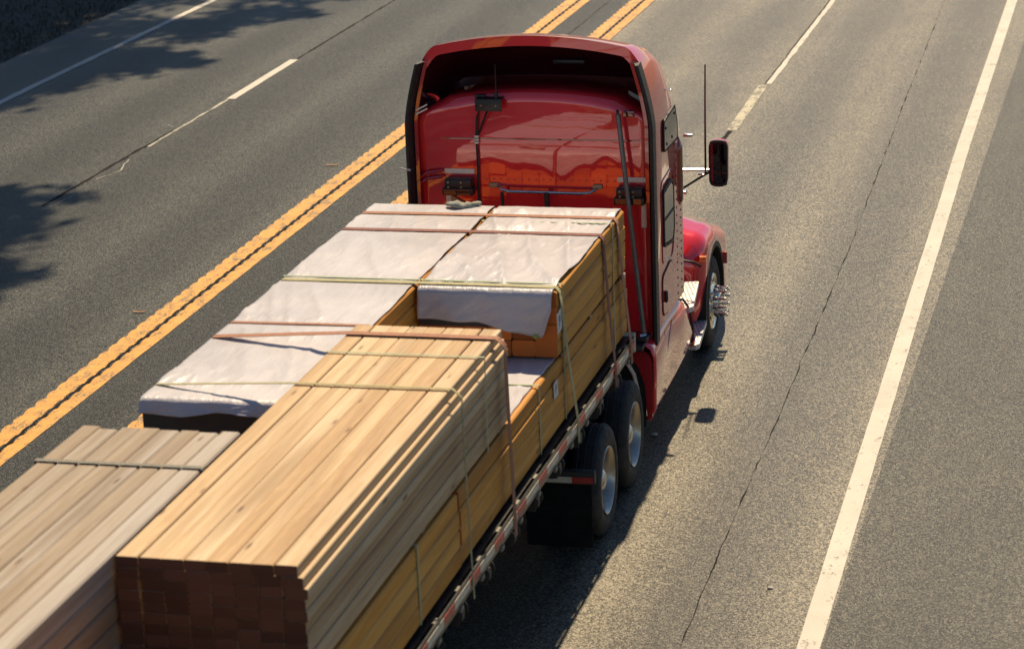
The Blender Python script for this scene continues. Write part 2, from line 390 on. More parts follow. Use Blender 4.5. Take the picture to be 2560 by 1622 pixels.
def polyline_stripe(name, pts, w, mat, jag=0.004, dy=0.25, z=0.004, wj=0.0):
    bm = B(); rows = []
    for (xa, ya), (xb, yb) in zip(pts, pts[1:]):
        n = max(1, int(abs(yb-ya)/dy))
        for k in range(n):
            t = k/n; x = xa+(xb-xa)*t; y = ya+(yb-ya)*t
            o = jag*(mnoise.noise((x*2, y*1.9, 0.3)) + 0.7*mnoise.noise((x, y*7.3, 5.5)))
            ww = w*(1 + wj*mnoise.noise((x, y*3.1, 9.4)))
            rows.append((x+o, y, max(0.003, ww)))
    rows.append((pts[-1][0], pts[-1][1], w))
    V = [(bm.verts.new((x-ww/2, y, z)), bm.verts.new((x+ww/2, y, z))) for x, y, ww in rows]
    for a, b in zip(V, V[1:]): bm.faces.new((a[0], a[1], b[1], b[0]))
    return obj(name, bm, mat, None, False, 'structure')
for gx_ in polyline_gap:                             # dark uneven strip in the gap between the two stripes, wider at each groove
    bm = B(); n = 1500; rows = []
    for k in range(n+1):
        y = -7.9+53.8*k/n; tt = (y/PITCHG) % 1.0
        ww = 0.016+0.030*max(0, math.cos((tt-0.5)*2*math.pi))+0.012*mnoise.noise((y*3.7, gx_, 1))
        o = 0.012*mnoise.noise((y*1.9, gx_, 8)); ww = max(0.006, ww)
        rows.append([bm.verts.new((gx_+o-ww/2, y, groove(gx_, y, gx_-0.263, gx_+0.092)+0.0075)), bm.verts.new((gx_+o+ww/2, y, groove(gx_, y, gx_-0.263, gx_+0.092)+0.0075))])
    for a_, b_ in zip(rows, rows[1:]): bm.faces.new((a_[0], a_[1], b_[1], b_[0]))
    obj('road_joint', bm, 'joint', None, False, 'structure')
polyline_stripe('edge_line', [(3.9, -40), (3.40, -5), (3.26, 5), (3.13, 14), (3.02, 27), (3.0, 120)], 0.19, 'white_paint', 0.003)
polyline_stripe('edge_line', [(-13.24, -40), (-13.23, 18), (-13.17, 27), (-13.1, 120)], 0.14, 'white_paint', 0.012, wj=0.25)
# lane line dashes and the thin old paint between them
for x, dash, mt in ((-0.49, 14.95, 'cream_paint'), (-9.30, 16.8, 'white_paint')):
    for k in range(-4, 9):
        if k == -1: continue
        y = dash + 12.2*k
        polyline_stripe('lane_line', [(x+0.02, y), (x-0.02, y+3.53)], 0.155, mt if k == 0 else 'worn_white', 0.004, 0.06)
polyline_stripe('lane_line', [(-0.44, 18.6), (-0.42, 27.06)], 0.085, 'white_paint', 0.010, 0.08, wj=0.35)
polyline_stripe('lane_line', [(-9.33, 13.1), (-9.31, 16.75)], 0.05, 'worn_white', 0.014, 0.06, wj=0.8)
polyline_stripe('road_joint', [(-9.42, 9.2), (-9.40, 12.2), (-9.36, 14.3)], 0.06, 'joint', 0.02, 0.05, 0.0025, 0.9)
polyline_stripe('road_joint', [(-9.29, 20.4), (-9.31, 27), (-9.3, 45)], 0.045, 'joint', 0.012, 0.05, 0.0025, 0.7)
polyline_stripe('road_joint', [(-0.52, 13.4), (-0.48, 14.9)], 0.075, 'joint', 0.015, 0.04, 0.0025, 0.9)
polyline_stripe('road_joint', [(-0.50, 18.5), (-0.49, 27.0)], 0.022, 'joint', 0.012, 0.06, 0.0025, 0.9)
polyline_stripe('road_crack', [(2.37, -6), (2.32, -2.8), (2.28, 1.1), (2.18, 8.1), (1.95, 17), (1.73, 27), (1.7, 40)], 0.008, 'joint', 0.013, 0.035, 0.0025, 2.6)
polyline_stripe('road_crack', [(-4.85, 12), (-4.86, 45)], 0.014, 'joint', 0.02, 0.05, 0.0025, 1.2)
for pts in ([(-9.30, 10.9), (-9.16, 11.3), (-9.14, 11.5), (-9.30, 12.2)], [(-9.30, 9.2), (-9.22, 9.9)], [(-9.6, 14.7), (-9.45, 14.55)], [(-10.6, 5.2), (-10.4, 6.1)]):
    polyline_stripe('road_crack', pts, 0.016, 'worn_white', 0.03, 0.05, 0.0032, 0.9)
# grass on the left verge
bm = B()
for k in range(5200):
    x = -14.85 - abs(random.gauss(0, 2.2)); y = random.uniform(8, 34); h = random.uniform(0.05, 0.16)
    a = random.uniform(0, 6.28); w = random.uniform(0.008, 0.016)
    d = Vector((math.cos(a), math.sin(a), 0)); l = Vector((random.gauss(0, 0.05), random.gauss(0, 0.05), h))
    p = Vector((x, y, -0.03)); v = [bm.verts.new(q) for q in (p-d*w, p+d*w, p+l)]; bm.faces.new(v)
g = obj('grass', bm, 'grass', None, False, 'stuff'); g['label'] = 'short dark grass on the shaded verge'
# ------------------------------------------------------------------ trees beyond the left edge
def tree(x, y, h, crowns, label, n=1500):
    LIFT = 6.5                                       # crowns sit high, so their shade has a soft edge
    x, y, h = x-0.29, y+4.7, h+6.5
    crowns = [(a-0.045*LIFT, b+0.72*LIFT, c+LIFT, r, q) for a, b, c, r, q in crowns]
    t = root('roadside_tree', (x, y, -0.03), label, 'tree', 'trees along the left verge')
    bm = B(); top = Vector((x+0.6, y, h*0.62))
    tube(bm, [(x, y, -0.05), (x+0.1, y+0.05, h*0.2), (x+0.3, y, h*0.42), top], 0.26, 9, 0.12)
    for c in crowns:
        c3 = Vector(c[:3]); s = Vector((x+0.2, y, h*0.34)); m = (s+c3)/2 + Vector((0, 0, 0.4))
        tube(bm, [s, m, c3], 0.10, 6, 0.03)
    obj('trunk', bm, 'bark', t)
    bm = B(); tot = sum(c[3]**2 for c in crowns)
    for cx, cy, cz, r, rz in crowns:
        cl = [Vector((random.gauss(0, 1), random.gauss(0, 1), random.gauss(0, 1))).normalized()*random.uniform(0.25, 1.0) for _ in range(int(26+r*9))]
        for k in range(int(n*r*r/tot)):
            q = random.choice(cl); p = Vector((cx+q.x*r+random.gauss(0, 0.16*r), cy+q.y*r+random.gauss(0, 0.16*r), cz+q.z*rz+random.gauss(0, 0.16*rz)))
            a = Vector((random.gauss(0, 1), random.gauss(0, 1), random.gauss(0, 0.6))).normalized(); b = a.orthogonal().normalized()
            s = random.uniform(0.13, 0.28)
            v = [bm.verts.new(p+a*s*1.5), bm.verts.new(p+b*s*0.6), bm.verts.new(p-a*s*1.2), bm.verts.new(p-b*s*0.6)]; bm.faces.new(v)
    obj('crown', bm, 'leafA', t, False)
    return t
tree(-16.8, 12.5, 9, [(-13.0, 12.3, 7.2, 2.4, 1.6), (-10.5, 14.2, 7.0, 1.3, 0.5), (-10.0, 12.4, 7.0, 1.2, 0.5), (-9.1, 10.4, 6.8, 1.0, 0.4), (-10.4, 9.6, 6.8, 1.6, 0.6), (-15.6, 10.0, 7.5, 2.6, 2.0)], 'leafy tree with a limb over the left lane, nearest the truck', 5600)
tree(-18.9, 18.8, 9, [(-15.8, 21.4, 6.4, 2.6, 1.6), (-13.6, 23.6, 6.4, 1.6, 0.6), (-14.4, 20.4, 6.2, 1.3, 0.6), (-12.2, 24.8, 6.6, 1.0, 0.4)], 'small dense tree between the limbed tree and the broad tree', 7500)
tree(-19.5, 22.0, 11, [(-17.6, 21.0, 7.0, 3.6, 2.6), (-15.6, 23.0, 7.6, 2.6, 1.6), (-20.5, 20.0, 8.0, 3.2, 2.4)], 'broad leafy tree on the verge behind the limbed tree', 7500)
tree(-19.0, 28.5, 11, [(-16.6, 27.0, 7.4, 3.6, 2.6), (-14.0, 26.0, 7.2, 1.8, 0.8), (-12.9, 29.0, 7.4, 1.6, 0.6), (-17.6, 30.2, 7.2, 3.6, 2.4), (-11.9, 30.4, 7.0, 1.1, 0.4)], 'tall leafy tree with two low side limbs over the verge', 9000)
tree(-18.8, 36.0, 11, [(-16.6, 34.0, 7.4, 3.6, 2.6), (-13.6, 33.2, 7.3, 1.9, 0.7), (-11.4, 32.6, 7.0, 1.4, 0.5), (-16.8, 38.0, 7.0, 3.6, 2.4), (-12.4, 36.5, 7.0, 2.2, 1.0)], 'farthest leafy tree standing at the top left verge', 9000)
# ------------------------------------------------------------------ small litter
def leaf(x, y, a, s, label):
    bm = B(); pts = []
    for k in range(10):
        t = 2*math.pi*k/10; r = s*(0.75+0.25*math.cos(2*t)+0.1*math.sin(5*t))
        pts.append((x+math.cos(a)*math.cos(t)*r*1.5-math.sin(a)*math.sin(t)*r*0.7, y+math.sin(a)*math.cos(t)*r*1.5+math.cos(a)*math.sin(t)*r*0.7, 0.012+0.3*s*math.cos(t)**2))
    c = bm.verts.new((x, y, 0.008)); V = [bm.verts.new(p) for p in pts]
    for i in range(10): bm.faces.new((c, V[i], V[(i+1) % 10]))
    tag(obj('fallen_leaf', bm, 'dead_leaf', None, True), label, 'leaf', 'dry leaves lying on the road')
leaf(-6.0, 12.05, 0.2, 0.07, 'curled brown leaf on asphalt beside the left yellow line, level with the cab')
leaf(-5.95, 4.1, 0.1, 0.06, 'dry brown leaf at the outer edge of the yellow line beside the load')
leaf(-5.2, 16.6, 0.7, 0.05, 'orange leaf on asphalt just left of the cab roof')
def pebble(x, y, s, label):
    bm = B(); bmesh.ops.create_icosphere(bm, subdivisions=2, radius=s)
    for v in bm.verts: v.co = Vector((v.co.x*1.3+x, v.co.y+y, v.co.z*0.6+0.4*s)) + Vector((1, 1, 1))*0.2*s*mnoise.noise(v.co*40)
    tag(obj('pebble', bm, 'pebble'), label, 'stone', 'pale stones lying on the road')
pebble(1.12, 0.36, 0.028, 'pale pebble in the truck shadow beside the side skirt')
pebble(2.9, -3.6, 0.022, 'pale pebble on sunlit asphalt near the right crack')

# ================================================================== TRACTOR
T = root('semi_truck', (0, 1.2, 0), 'glossy red sleeper-cab tractor unit pulling the lumber trailer', 'truck')
SB, ST = 1.17, 3.50      # sleeper side foot and shoulder heights
def sl_ring(y, inset=0.0, hx=1.20, zb=SB, zs=3.34, zt=3.63):
    hx -= inset; zt -= inset; pts = [(-hx, zb), (-hx, 1.9), (-hx, 2.6), (-hx, zs-0.05)]
    for k in range(1, 6):
        t = k/6*math.pi/2; pts.append((-hx+0.16*(1-math.cos(t)), zs-0.05+0.14*math.sin(t)))
    for k in range(1, 12):
        x = (-hx+0.18)+(2*hx-0.36)*k/12; pts.append((x, zt-0.15*(x/hx)**2))
    for k in range(5, 0, -1):
        t = k/6*math.pi/2; pts.append((hx-0.16*(1-math.cos(t)), zs-0.05+0.14*math.sin(t)))
    pts += [(hx, zs-0.05), (hx, 2.6), (hx, 1.9), (hx, zb)]
    return [(p[0], y, p[1]) for p in pts]
bm = B()
rings = []
for k in range(6):
    t = k/5*math.pi/2
    rings.append(sl_ring(0.0+0.10*(1-math.sin(t)) if k < 5 else 0.0, 0.10*(1-math.cos(t)) if False else 0.0))
rings = []
for k in range(7):                                    # rounded rear edge
    t = (1-k/6)*math.pi/2
    rings.append(sl_ring(0.11*(1-math.sin(t)), 0.12*(1-math.cos(t))))
rings = rings[::1]
rings.sort(key=lambda r: r[0][1])
for y, zs_, zt_ in ((0.5, 3.34, 3.63), (0.95, 3.18, 3.42), (1.3, 2.98, 3.15), (1.64, 2.70, 2.85)): rings.append(sl_ring(y, 0, 1.20, SB, zs_, zt_))
loft(bm, rings)
sleeper = obj('sleeper_cab', bm, 'red', T, ang=50)
# horizontal seams and lower panel on the back wall
bm = B(); box(bm, -0.93, 1.10, -0.006, 0.004, 3.135, 3.147); obj('panel_seam', bm, 'maroon', T)
bm = B()
for k in range(22):
    x = -0.55+k*0.072; lathe(bm, [(0.0, 0.010), (-0.006, 0.008), (-0.008, 0.0005)], (x, 0.0, 2.735), 8, 'Y')
obj('rivet_row', bm, 'red_trim', T, kind='stuff')
# roof fairing shell, open at the back
def arch(y, hx, zt, zs, zc, drop):
    """from the left shoulder over the top to the right shoulder"""
    tp = max(0.0, min(1.0, (0.55-y)/0.55))*0.055
    pts = [(-hx, zs), (-hx+0.01+tp*0.4, zs+(zc-zs)*0.5), (-hx+0.06+tp, zc)]
    cx = hx*0.80-tp*0.8
    for k in range(1, 6):
        t = k/6; pts.append((-hx+0.06+tp+(hx-0.06-tp-cx)*t, zc+(zt-drop-zc)*math.sin(t*math.pi/2)))
    for k in range(0, 17):
        x = -cx+2*cx*k/16; pts.append((x, zt-drop*(x/cx)**2))
    for k in range(5, 0, -1):
        t = k/6; pts.append((hx-0.06-tp-(hx-0.06-tp-cx)*t, zc+(zt-drop-zc)*math.sin(t*math.pi/2)))
    pts += [(hx-0.06-tp, zc), (hx-0.01-tp*0.4, zs+(zc-zs)*0.5), (hx, zs)]
    return [(p[0], y, p[1]) for p in pts]
FY = [(-0.02, 1.215, 4.175, 3.30, 3.90, 0.10), (0.25, 1.215, 4.15, 3.28, 3.87, 0.10), (0.7, 1.212, 4.04, 3.22, 3.78, 0.11), (1.0, 1.208, 3.88, 3.10, 3.63, 0.11),
      (1.4, 1.20, 3.60, 2.92, 3.34, 0.12), (1.75, 1.17, 3.32, 2.72, 3.06, 0.12), (2.05, 1.11, 3.04, 2.55, 2.78, 0.12), (2.35, 1.02, 2.72, 2.40, 2.46, 0.10)]
bm = B()
out = [arch(*f) for f in FY]
inn = [[(p[0]*0.955, p[1]+0.0, (p[2]-3.3)*0.885+3.3) for p in out[0]]]
loft(bm, out, closed=False)
loft(bm, [out[0], inn[0]], closed=False)
obj('roof_fairing', bm, 'red', T, ang=40)
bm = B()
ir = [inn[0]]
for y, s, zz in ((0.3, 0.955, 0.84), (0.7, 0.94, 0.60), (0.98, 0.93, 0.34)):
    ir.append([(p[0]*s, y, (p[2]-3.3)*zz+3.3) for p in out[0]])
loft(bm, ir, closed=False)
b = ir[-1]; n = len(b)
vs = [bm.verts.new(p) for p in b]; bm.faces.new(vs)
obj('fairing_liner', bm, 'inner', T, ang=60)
bm = B(); box(bm, 0.10, 0.42, 0.60, 0.63, 3.78, 3.82, 0.006); obj('liner_plate', bm, 'black', T)
# side wings and flared rubber extenders at the rear edge
def xs(z): return 1.205 if z < 3.3 else 1.205-0.14*((z-3.3)/0.65)**1.4
zz = [1.12+0.1*k for k in range(29)]
for s in (-1, 1):
    bm = B()
    rings = [[(s*(xs(z)-0.065), -0.085, z), (s*(xs(z)-0.03), -0.085, z), (s*(xs(z)+0.006), 0.12, z), (s*(xs(z)-0.03), 0.12, z)] for z in zz]
    loft(bm, rings); obj('side_wing', bm, 'red_trim', T)
    bm = B()
    rings = [[(s*(xs(z)-0.027), -0.06, z), (s*(xs(z)+0.010), -0.20, z), (s*(xs(z)+0.038), -0.195, z), (s*(xs(z)+0.026), 0.02, z), (s*(xs(z)+0.010), 0.02, z)] for z in zz]
    loft(bm, rings); obj('rubber_extender', bm, 'rubber', T)
bm = B(); tube(bm, [(-1.20, -0.21, 2.86), (-1.26, -0.22, 2.87), (-1.31, -0.23, 2.885)], 0.012, 6, 0.004); obj('snagged_tag', bm, 'tag', T)
# seam, bracket clips at the top left corner
for z in (3.40, 3.44):
    bm = B(); tube(bm, [(-1.15, -0.10, z), (-1.08, -0.05, z+0.03), (-1.05, -0.03, z+0.045)], 0.009, 6); obj('wing_bracket', bm, 'strip', T)
for z in (2.74, 2.80):
    bm = B(); tube(bm, [(-1.16, -0.05, z-0.06), (-1.07, -0.05, z), (-0.92, -0.04, z+0.02)], 0.018, 8); obj('hose_clip', bm, 'red_trim', T)
# load lights with pale strips above
for (x0, x1, zt, first) in ((-0.90, -0.585, 2.755, True), (0.83, 1.135, 2.69, False)):
    bm = B(); box(bm, x0+0.02, x1-0.02, -0.14, -0.012, zt-0.125, zt, 0.012); L = obj('load_light', bm, 'black', T)
    bm = B(); box(bm, x0, x1, -0.165, -0.05, zt-0.16, zt-0.085, 0.012); obj('lamp_shroud', bm, 'black', L)
    bm = B(); box(bm, x0+0.02, x1-0.03, -0.168, -0.166, zt-0.15, zt-0.095); obj('lens', bm, 'glass', L)
    for k in range(4):
        bm = B(); lathe(bm, [(-0.004, 0.012), (-0.010, 0.010), (-0.011, 0.001)], (x0+0.06+0.13*(k % 2), -0.139, zt-0.03-0.05*(k//2)), 10, 'Y'); obj('bolt', bm, 'brass', L)
for (x0, x1, z0, z1) in ((-0.905, -0.60, 2.785, 2.835), (0.845, 1.145, 2.725, 2.775), (-0.90, -0.845, 2.30, 2.60), (1.075, 1.13, 2.27, 2.56)):
    bm = B(); box(bm, x0, x1, -0.010, -0.002, z0, z1, 0.002); obj('reflective_strip', bm, 'strip', T)
bm = B(); prism(bm, rpoly([(-0.835, 2.40), (-0.70, 2.485), (-0.835, 2.565)], 0.015, 2), 'Y', -0.03, -0.006); obj('triangle_bracket', bm, 'brass', T)
bm = B(); tube(bm, [(-0.84, -0.03, 2.34), (-0.80, -0.08, 2.42), (-0.74, -0.04, 2.47)], 0.016, 7); obj('bracket_cable', bm, 'hose', T)
# radio antenna bracket at the top left
bm = B(); box(bm, -0.54, -0.27, -0.12, -0.104, 3.44, 3.56, 0.004); box(bm, -0.54, -0.27, -0.12, 0.03, 3.552, 3.562, 0.002); box(bm, -0.555, -0.45, -0.05, 0.0, 3.563, 3.59, 0.004)
Bk = obj('antenna_bracket', bm, 'black', T)
bm = B(); tube(bm, [(-0.335, -0.06, 3.56), (-0.335, -0.06, 3.62)], 0.026, 10, 0.018); tube(bm, [(-0.335, -0.06, 3.62), (-0.335, -0.06, 3.90)], 0.008, 6, 0.004); obj('whip', bm, 'hose', Bk)
for x in (-0.48, -0.33):
    bm = B(); lathe(bm, [(0.0, 0.012), (-0.006, 0.010), (-0.007, 0.001)], (x, -0.12, 3.50), 8, 'Y'); obj('bolt', bm, 'maroon', Bk)
bm = B(); tube(bm, [(-0.50, -0.03, 3.52), (-0.545, -0.03, 3.35), (-0.56, -0.03, 3.15), (-0.555, -0.03, 2.9), (-0.56, -0.03, 2.3)], 0.013, 7)
tube(bm, [(-0.42, -0.11, 3.44), (-0.49, -0.05, 3.30), (-0.545, -0.03, 3.18)], 0.011, 7); C1 = obj('cable', bm, 'hose', T)
for k in range(3):
    bm = B(); tube(bm, [(-0.558, -0.032, 3.10+0.03*k), (-0.558, -0.032, 3.12+0.03*k)], 0.024, 8); obj('cable_clip', bm, 'strip', C1)
# grab rail
bm = B(); tube(bm, [(-0.36, -0.02, 2.68), (-0.30, -0.10, 2.65), (-0.22, -0.12, 2.64), (0.50, -0.12, 2.63), (0.58, -0.10, 2.635), (0.64, -0.02, 2.66)], 0.016, 8)
G = obj('grab_rail', bm, 'alu', T)
for x in (-0.405, 0.645):
    bm = B(); box(bm, x-0.05, x+0.05, -0.03, -0.002, 2.65, 2.70, 0.012); obj('rail_foot', bm, 'brass', G)
for x, zt in ((-0.30, 2.62), (0.15, 2.63)):
    bm = B(); tube(bm, [(x, -0.12, zt+0.01), (x+0.005, -0.12, zt-0.10), (x, -0.10, 2.30)], 0.028 if x > 0 else 0.018, 8); obj('hose_hanger', bm, 'hose', G)
bm = B(); box(bm, 0.125, 0.18, -0.151, -0.149, 2.40, 2.47); obj('grip_label', bm, 'strip', G)
# leaning hose pole standing on the deck plate
bm = B(); tube(bm, [(1.13, -0.30, 1.24), (0.90, -0.18, 3.44)], 0.024, 10); tube(bm, [(0.90, -0.18, 3.44), (0.88, -0.10, 3.455)], 0.017, 8)
pl = obj('hose_pole', bm, 'pole', T)
bm = B(); box(bm, 0.92, 1.03, -0.028, -0.004, 3.38, 3.44, 0.004); obj('pole_catch', bm, 'maroon', pl)
bm = B(); box(bm, 0.70, 1.16, -0.55, -0.02, 1.155, 1.21, 0.012); D = obj('deck_plate', bm, 'black', T)
bm = B(); box(bm, 0.98, 1.18, -0.42, -0.20, 1.212, 1.26, 0.012); obj('pole_foot', bm, 'black', D)
bm = B(); tube(bm, [(1.10, -0.36, 1.262), (1.16, -0.34, 1.272)], 0.022, 8); obj('air_coupling', bm, 'chrome', D)
# ---- sleeper right side (and left side) details
def wallX(s, name, poly, t0, t1, mat, par, r=0.05):
    bm = B(); prism(bm, rpoly(poly, r), 'X', s*(1.2+t0), s*(1.2+t1)); return obj(name, bm, mat, par, ang=30)
for s in (1, -1):
    up = [(0.56, 2.93), (1.31, 2.96), (1.34, 3.06), (1.08, 3.27), (0.70, 3.27), (0.56, 3.16)]
    w = wallX(s, 'vent_window', [(0.56, 2.92), (0.64, 2.92), (1.30, 2.90), (1.33, 2.98), (1.17, 3.24), (0.60, 3.20), (0.56, 3.14)], 0.014, 0.020, 'side_glass', T)
    bm = B(); q = rpoly([(0.54, 2.90), (0.66, 2.90), (1.32, 2.875), (1.36, 2.98), (1.19, 3.265), (0.585, 3.225), (0.54, 3.15)], 0.05); frame_poly(bm, q, shrink(q, 0.020), 'X', s*1.203, s*1.222); obj('window_seal', bm, 'rubber', w)
    for (y, z) in ((0.64, 3.13), (1.14, 3.18), (0.68, 2.96), (0.98, 2.97)):
        bm = B(); lathe(bm, [(0.0, 0.017), (0.008, 0.014), (0.010, 0.001)], (s*1.219, y, z), 8, 'X', s); obj('screw', bm, 'hole', w)
    w = wallX(s, 'bunk_window', [(0.48, 1.99), (0.92, 1.93), (1.0, 2.05), (0.985, 2.46), (0.90, 2.52), (0.48, 2.49)], 0.014, 0.020, 'side_glass', T)
    bm = B(); q = rpoly([(0.44, 1.95), (0.95, 1.885), (1.045, 2.02), (1.03, 2.49), (0.93, 2.565), (0.44, 2.535)], 0.06); frame_poly(bm, q, shrink(q, 0.035), 'X', s*1.203, s*1.224); obj('window_seal', bm, 'rubber', w)
    bm = B(); box(bm, min(s*1.216, s*1.226), max(s*1.216, s*1.226), 0.47, 1.0, 2.215, 2.24); obj('sash_bar', bm, 'rubber', w)
    d = wallX(s, 'baggage_door', [(0.36, 1.27), (0.66, 1.24), (0.98, 1.36), (0.98, 1.60), (0.86, 1.72), (0.36, 1.66)], 0.003, 0.012, 'red', T, 0.09)
    bm = B(); q = rpoly([(0.345, 1.255), (0.66, 1.225), (0.995, 1.35), (0.995, 1.61), (0.87, 1.735), (0.345, 1.675)], 0.09); frame_poly(bm, q, shrink(q, 0.018), 'X', s*1.201, s*1.208); obj('door_gasket', bm, 'rubber', d)
    bm = B(); box(bm, min(s*1.213, s*1.236), max(s*1.213, s*1.236), 0.43, 0.49, 1.38, 1.50, 0.010); obj('latch', bm, 'rubber', d)
    bm = B(); box(bm, min(s*1.237, s*1.244), max(s*1.237, s*1.244), 0.45, 0.475, 1.40, 1.48, 0.004); obj('latch_lever', bm, 'alu', d)
    bm = B()
    q = rpoly([(0.40, 1.78), (0.97, 1.72), (1.10, 1.90), (1.09, 2.55), (0.97, 2.66), (0.40, 2.62)], 0.09); frame_poly(bm, q, shrink(q, 0.02), 'X', s*1.201, s*1.209); obj('panel_bead', bm, 'red_trim', T)
    bm = B()
    for y in (0.14, 1.28, 1.52):
        for k in range(24):
            z = 1.25+k*0.083
            if y > 1 and z > 2.75: continue
            lathe(bm, [(0.0, 0.011), (0.004, 0.010), (0.0055, 0.0008)], (s*1.2005, y, z), 7, 'X', s)
    obj('rivets', bm, 'rubber', T, kind='stuff')
    bm = B(); box(bm, min(s*1.205, s*1.235), max(s*1.205, s*1.235), 0.92, 0.98, 3.45, 3.475, 0.006); obj('marker_clip', bm, 'chrome', T)
    # tall tail lamp shaped fairing at the sleeper's front corner
    bm = B(); rings = []
    for k in range(15):
        z = 2.14+0.72*k/14; q = min(1.0, (14-k)/2.5+0.25, k/2.0+0.5)
        rings.append([(s*(1.185+0.05*q*math.sin(t)), 1.50+0.055*q*math.cos(t)*1.4, z) for t in [2*math.pi*j/14 for j in range(14)]])
    loft(bm, rings); obj('corner_cowl', bm, 'maroon', T)
    bm = B(); box(bm, min(s*1.20, s*1.30), max(s*1.20, s*1.30), 1.74, 1.80, 2.80, 2.83, 0.006); obj('hinge', bm, 'alu', T)
# ---- day cab in front of the sleeper
bm = B(); rings = []
for y, hx, zt, zb in ((1.60, 1.08, 2.65, 1.10), (2.0, 1.05, 2.60, 1.10), (2.45, 0.99, 2.45, 1.10), (2.75, 0.95, 2.05, 1.10), (2.98, 0.90, 1.64, 1.10)):
    rings.append([(x, y, z) for x, z in rpoly([(-hx, zb), (-hx*1.0, 1.8), (-hx*0.95, zt), (hx*0.95, zt), (hx, 1.8), (hx, zb)], 0.12, 4)])
loft(bm, rings); obj('cab', bm, 'red', T)
bm = B(); loft(bm, [[(-0.86, 2.50, 2.46), (-0.3, 2.54, 2.48), (0.3, 2.54, 2.48), (0.86, 2.50, 2.46)], [(-0.86, 3.02, 1.66), (-0.3, 3.06, 1.67), (0.3, 3.06, 1.67), (0.86, 3.02, 1.66)]], closed=False)
obj('windshield', bm, 'glass', T)
for s in (1, -1):
    bm = B(); prism(bm, rpoly([(1.95, 1.85), (2.72, 1.85), (2.50, 2.30), (2.0, 2.42)], 0.05), 'X', s*0.94, s*1.0); obj('door_window', bm, 'glass', T)
    bm = B(); prism(bm, rpoly([(1.68, 1.14), (2.80, 1.14), (2.80, 1.60), (1.68, 1.78)], 0.06), 'X', s*0.90, s*0.985); d = obj('door', bm, 'red', T)
    bm = B(); box(bm, min(s*1.055, s*1.085), max(s*1.055, s*1.085), 1.74, 1.90, 1.62, 1.66, 0.008); obj('handle', bm, 'chrome', d)
# ---- hood and fenders
WY, WZ, WR = 3.55, 0.545, 0.525
bm = B(); rings = []
for y, hx, zt in ((2.86, 0.86, 1.66), (3.3, 0.82, 1.55), (4.0, 0.74, 1.37), (4.7, 0.64, 1.19), (5.1, 0.58, 1.04), (5.25, 0.54, 0.85)):
    rings.append([(x, y, z) for x, z in rpoly([(-hx, 0.75), (-hx, zt-0.12), (-hx*0.7, zt), (hx*0.7, zt), (hx, zt-0.12), (hx, 0.75)], 0.14, 5)])
loft(bm, rings); obj('hood', bm, 'red', T)
def fender(s):
    bm = B(); rings = []
    for k in range(27):
        y = 2.80+2.45*k/26
        d = abs(y-WY); zl = WZ+math.sqrt(max(0, 0.66**2-d*d)) if d < 0.66 else (0.50 if y < WY else 0.42)
        e = min(1, (y-2.80)/0.30); e = math.sin(e*math.pi/2)
        f = min(1, max(0, (5.30-y)/0.9))**0.5
        zt = 0.86+(1.44-0.86)*0+0.58*(0.72+0.28*e) if y < WY else 1.44-0.27*(y-WY)
        xo = 1.225-0.10*(1-e)-0.24*(1-f)
        zl = min(zl, zt-0.10)
        prof = [(0.66, zt+0.10-0.05*(1-e)), (0.86, zt+0.055-0.03*(1-e))]
        for j in range(7):
            t = j/6*math.pi/2; prof.append((xo-0.20+0.20*math.sin(t), zt-0.20+0.20*math.cos(t) if zl < zt-0.2 else max(zl+0.005, zt-0.20+0.20*math.cos(t))))
        z1 = min(prof[-1][1], zt-0.2); 
        for j in range(1, 6): prof.append((xo, z1+(min(zl, z1)-z1)*j/5))
        prof.append((xo-0.05, min(zl, z1)))
        rings.append([(s*x, y, z) for x, z in prof])
    # rear face folds in to the cab
    first = rings[0]
    rear = [(p[0]*0.97 if i > 1 else p[0], 2.76, p[2]-0.02 if i < 9 else p[2]) for i, p in enumerate(first)]
    rear2 = [(s*0.66, 2.755, p[2]-0.02) for p in first]
    loft(bm, [rear2, rear] + rings, closed=False)
    F = obj('fender', bm, 'red', T, ang=55)
    md = F.modifiers.new('thickness', 'SOLIDIFY'); md.thickness = 0.012
    bm = B(); tube(bm, [(s*0.80, 2.755, 1.205), (s*1.0, 2.752, 1.20), (s*1.12, 2.765, 1.18), (s*1.185, 2.82, 1.12)], 0.013, 8); obj('hood_seam', bm, 'rubber', F)
    bm = B(); pts = []
    for k in range(9):
        t = k/8; pts.append((s*(1.06+0.10*math.sin(t*math.pi*0.5)), 2.748+0.02*t, 1.10-0.42*t))
    tube(bm, [(s*1.0, 2.748, 0.72), (s*1.06, 2.748, 0.70), (s*1.12, 2.752, 0.76), (s*1.15, 2.76, 0.92), (s*1.16, 2.77, 1.10)], 0.010, 6); obj('panel_bead', bm, 'red_trim', F)
    bm = B(); prism(bm, rpoly([(2.80, 1.17), (2.88, 1.16), (2.93, 1.19), (2.88, 1.235), (2.81, 1.23)], 0.03), 'X', s*1.17, s*1.245); obj('turn_signal', bm, 'amber', F)
    bm = B(); box(bm, min(s*1.215, s*1.262), max(s*1.215, s*1.262), 4.16, 4.20, 0.80, 0.93); obj('red_reflector', bm, 'tape_red', F)
    bm = B()
    ar = [(WY+0.655*math.cos(t), WZ+0.655*math.sin(t)) for t in [math.pi*(-0.05+1.10*k/24) for k in range(25)]]
    ar2 = [(WY+0.60*math.cos(t), WZ+0.60*math.sin(t)) for t in [math.pi*(-0.05+1.10*k/24) for k in range(25)]]
    prism(bm, ar+ar2[::-1], 'X', s*0.80, s*1.225); obj('wheel_arch_liner', bm, 'rubber', F)
    # mudguard lip behind the steering wheel
    return F
fender(1); fender(-1)
